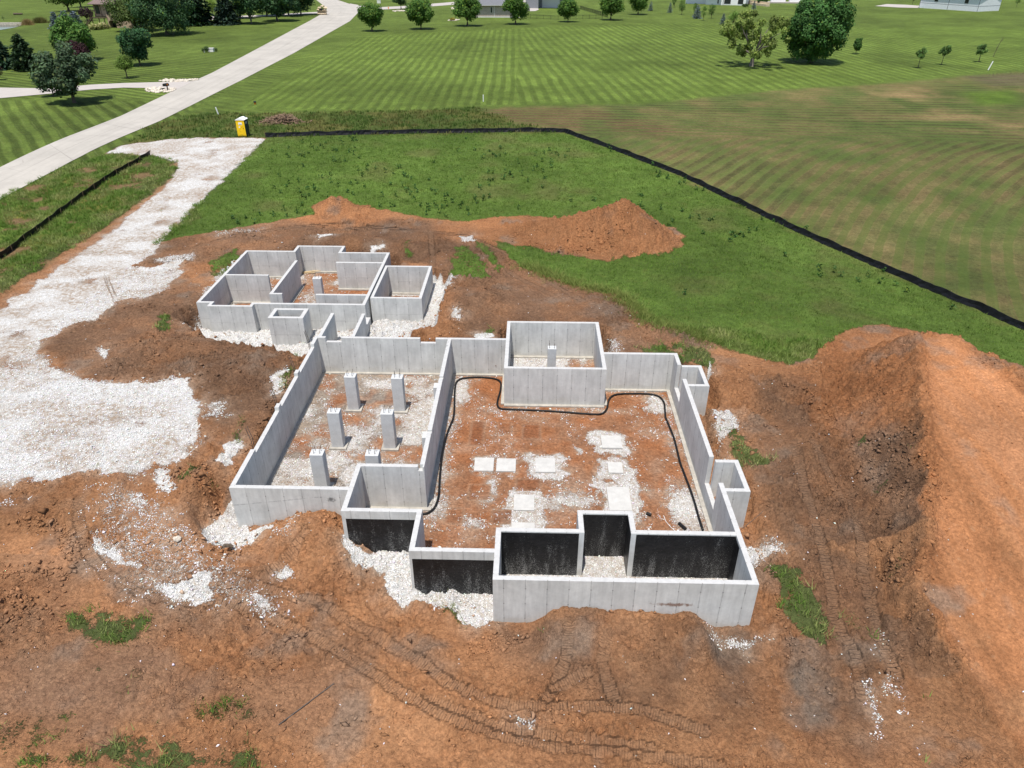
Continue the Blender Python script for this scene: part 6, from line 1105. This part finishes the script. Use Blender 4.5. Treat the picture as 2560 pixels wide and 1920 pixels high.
# tall grass of the back plot
px, py = spread_pts(150000, (-46, 62, 36, 112)); kx = (samp(k_tall, px, py) > .5) & (samp(grs, px, py) > .55) & (rng.random(len(px)) < np.clip(1.5 - py / 130, .25, 1)); px, py = px[kx], py[kx]; g1 = fbm(px * .22, py * .22, 6, 4); g2 = fbm(px * .9, py * .9, 401, 3)
c = np.array([.124, .202, .035])[None] * (1 + .6 * g2[:, None]).clip(.6, 1.5); kk = np.clip(g1 * 1.3 - .02 + .5 * g2, 0, .75)[:, None]; c = c * (1 - kk) + np.array([.20, .21, .075])[None] * kk; print('tufts', len(px)); addblades(px, py, .09 + .14 * rng.random(len(px)), c, 4, 'g', wide=.018, rad=.16)
px, py = spread_pts(26000, (-70, 10, 74, 150)); kx = (samp(k_rough, px, py) > .5) & (samp(grs, px, py) > .5); px, py = px[kx], py[kx]; g2 = fbm(px * .5, py * .5, 402, 4); kk = np.clip(.35 + 1.5 * g2, 0, .9)[:, None]; c = np.array([.085, .145, .030])[None] * (1 - kk) + np.array([.19, .165, .06])[None] * kk; addblades(px, py, .25 + .25 * rng.random(len(px)), c, 4, 'g', wide=.03, rad=.2)
# weeds and grass on the disturbed ground
px, py = spread_pts(620000, (-66, 22, 12.5, 112)); gq = samp(grs, px, py); kx = (samp(k_tall, px, py) < .9) & (samp(inside, px, py) > .2) & (rng.random(len(px)) < np.clip((gq - .42 + .7 * fbm(px * 1.1, py * 1.1, 77, 3)) * .8, 0, .42)) & ((py < 74) | (samp(cover(STRIP, .5), px, py) > .2)); px, py = px[kx], py[kx]; g2 = fbm(px * .7, py * .7, 403, 3)
kk = np.clip(.25 + 1.3 * g2, 0, .85)[:, None]; c = np.array([.135, .225, .042])[None] * (1 - kk) + np.array([.32, .32, .13])[None] * kk; print('weeds', len(px)); addblades(px, py, .16 + .26 * rng.random(len(px)), c, 6, 'g', wide=.017, lean=.8, rad=.10)
# pale flattened grass along the tracks, roadside straw
E_ = D((1125, 572), (1230, 610), (1340, 640), (1390, 690), (1460, 712), (1540, 742)); L_ = resample(E_, .02); pk_ = np.array([L_[i] for i in rng.integers(0, len(L_), 1500)]) + rng.normal(size=(1500, 2)) * .5; addblades(pk_[:, 0], pk_[:, 1], .3 + .2 * rng.random(1500), np.repeat(np.array([[.19, .22, .06]]), 1500, 0), 5, 'g', wide=.012, lean=1.1, rad=.12)
V = np.concatenate(GV); c = np.concatenate(GC); tag(link("tall_grass", fast_mesh("tall_grass", V, np.arange(len(V)).reshape(-1, 3), 3, c), M['blade']), kind="stuff")
# dark leafy weeds standing in the grass
px, py = spread_pts(9000, (-40, 50, 50, 112)); g3 = fbm(px * .12, py * .12, 500, 4); kx = (samp(k_tall, px, py) > .6) & (samp(grs, px, py) > .8) & (rng.random(len(px)) < np.clip(g3 * .8 - .02, 0, .22)); px, py = px[kx], py[kx]
ex = np.array(D((560, 265), (780, 258), (800, 268), (770, 275), (750, 262)) + D(*[(800 + 18 * k, 300 + 6 * math.sin(k)) for k in range(8)])); n = len(px); nb = 14; hh = np.repeat(.30 + .35 * rng.random(n), nb); t = rng.random(n * nb); cen = np.stack([np.repeat(px, nb) + .10 * rng.normal(size=n * nb), np.repeat(py, nb) + .10 * rng.normal(size=n * nb), np.repeat(samp(H, px, py), nb) + hh * t], 1); Vq, Fq = quads(cen, rng.normal(size=(n * nb, 3)) + np.array([0, 0, 1.0]), .11 + .08 * rng.random(n * nb), rng, 1.5)
print('weedplants', n); tag(link("leafy_weeds", fast_mesh("leafy_weeds", Vq, Fq, 4, leafcols(n * nb, (.040, .095, .022), rng, .25, .03)), M['leaf']), kind="stuff")
print('objects', len(bpy.data.objects))
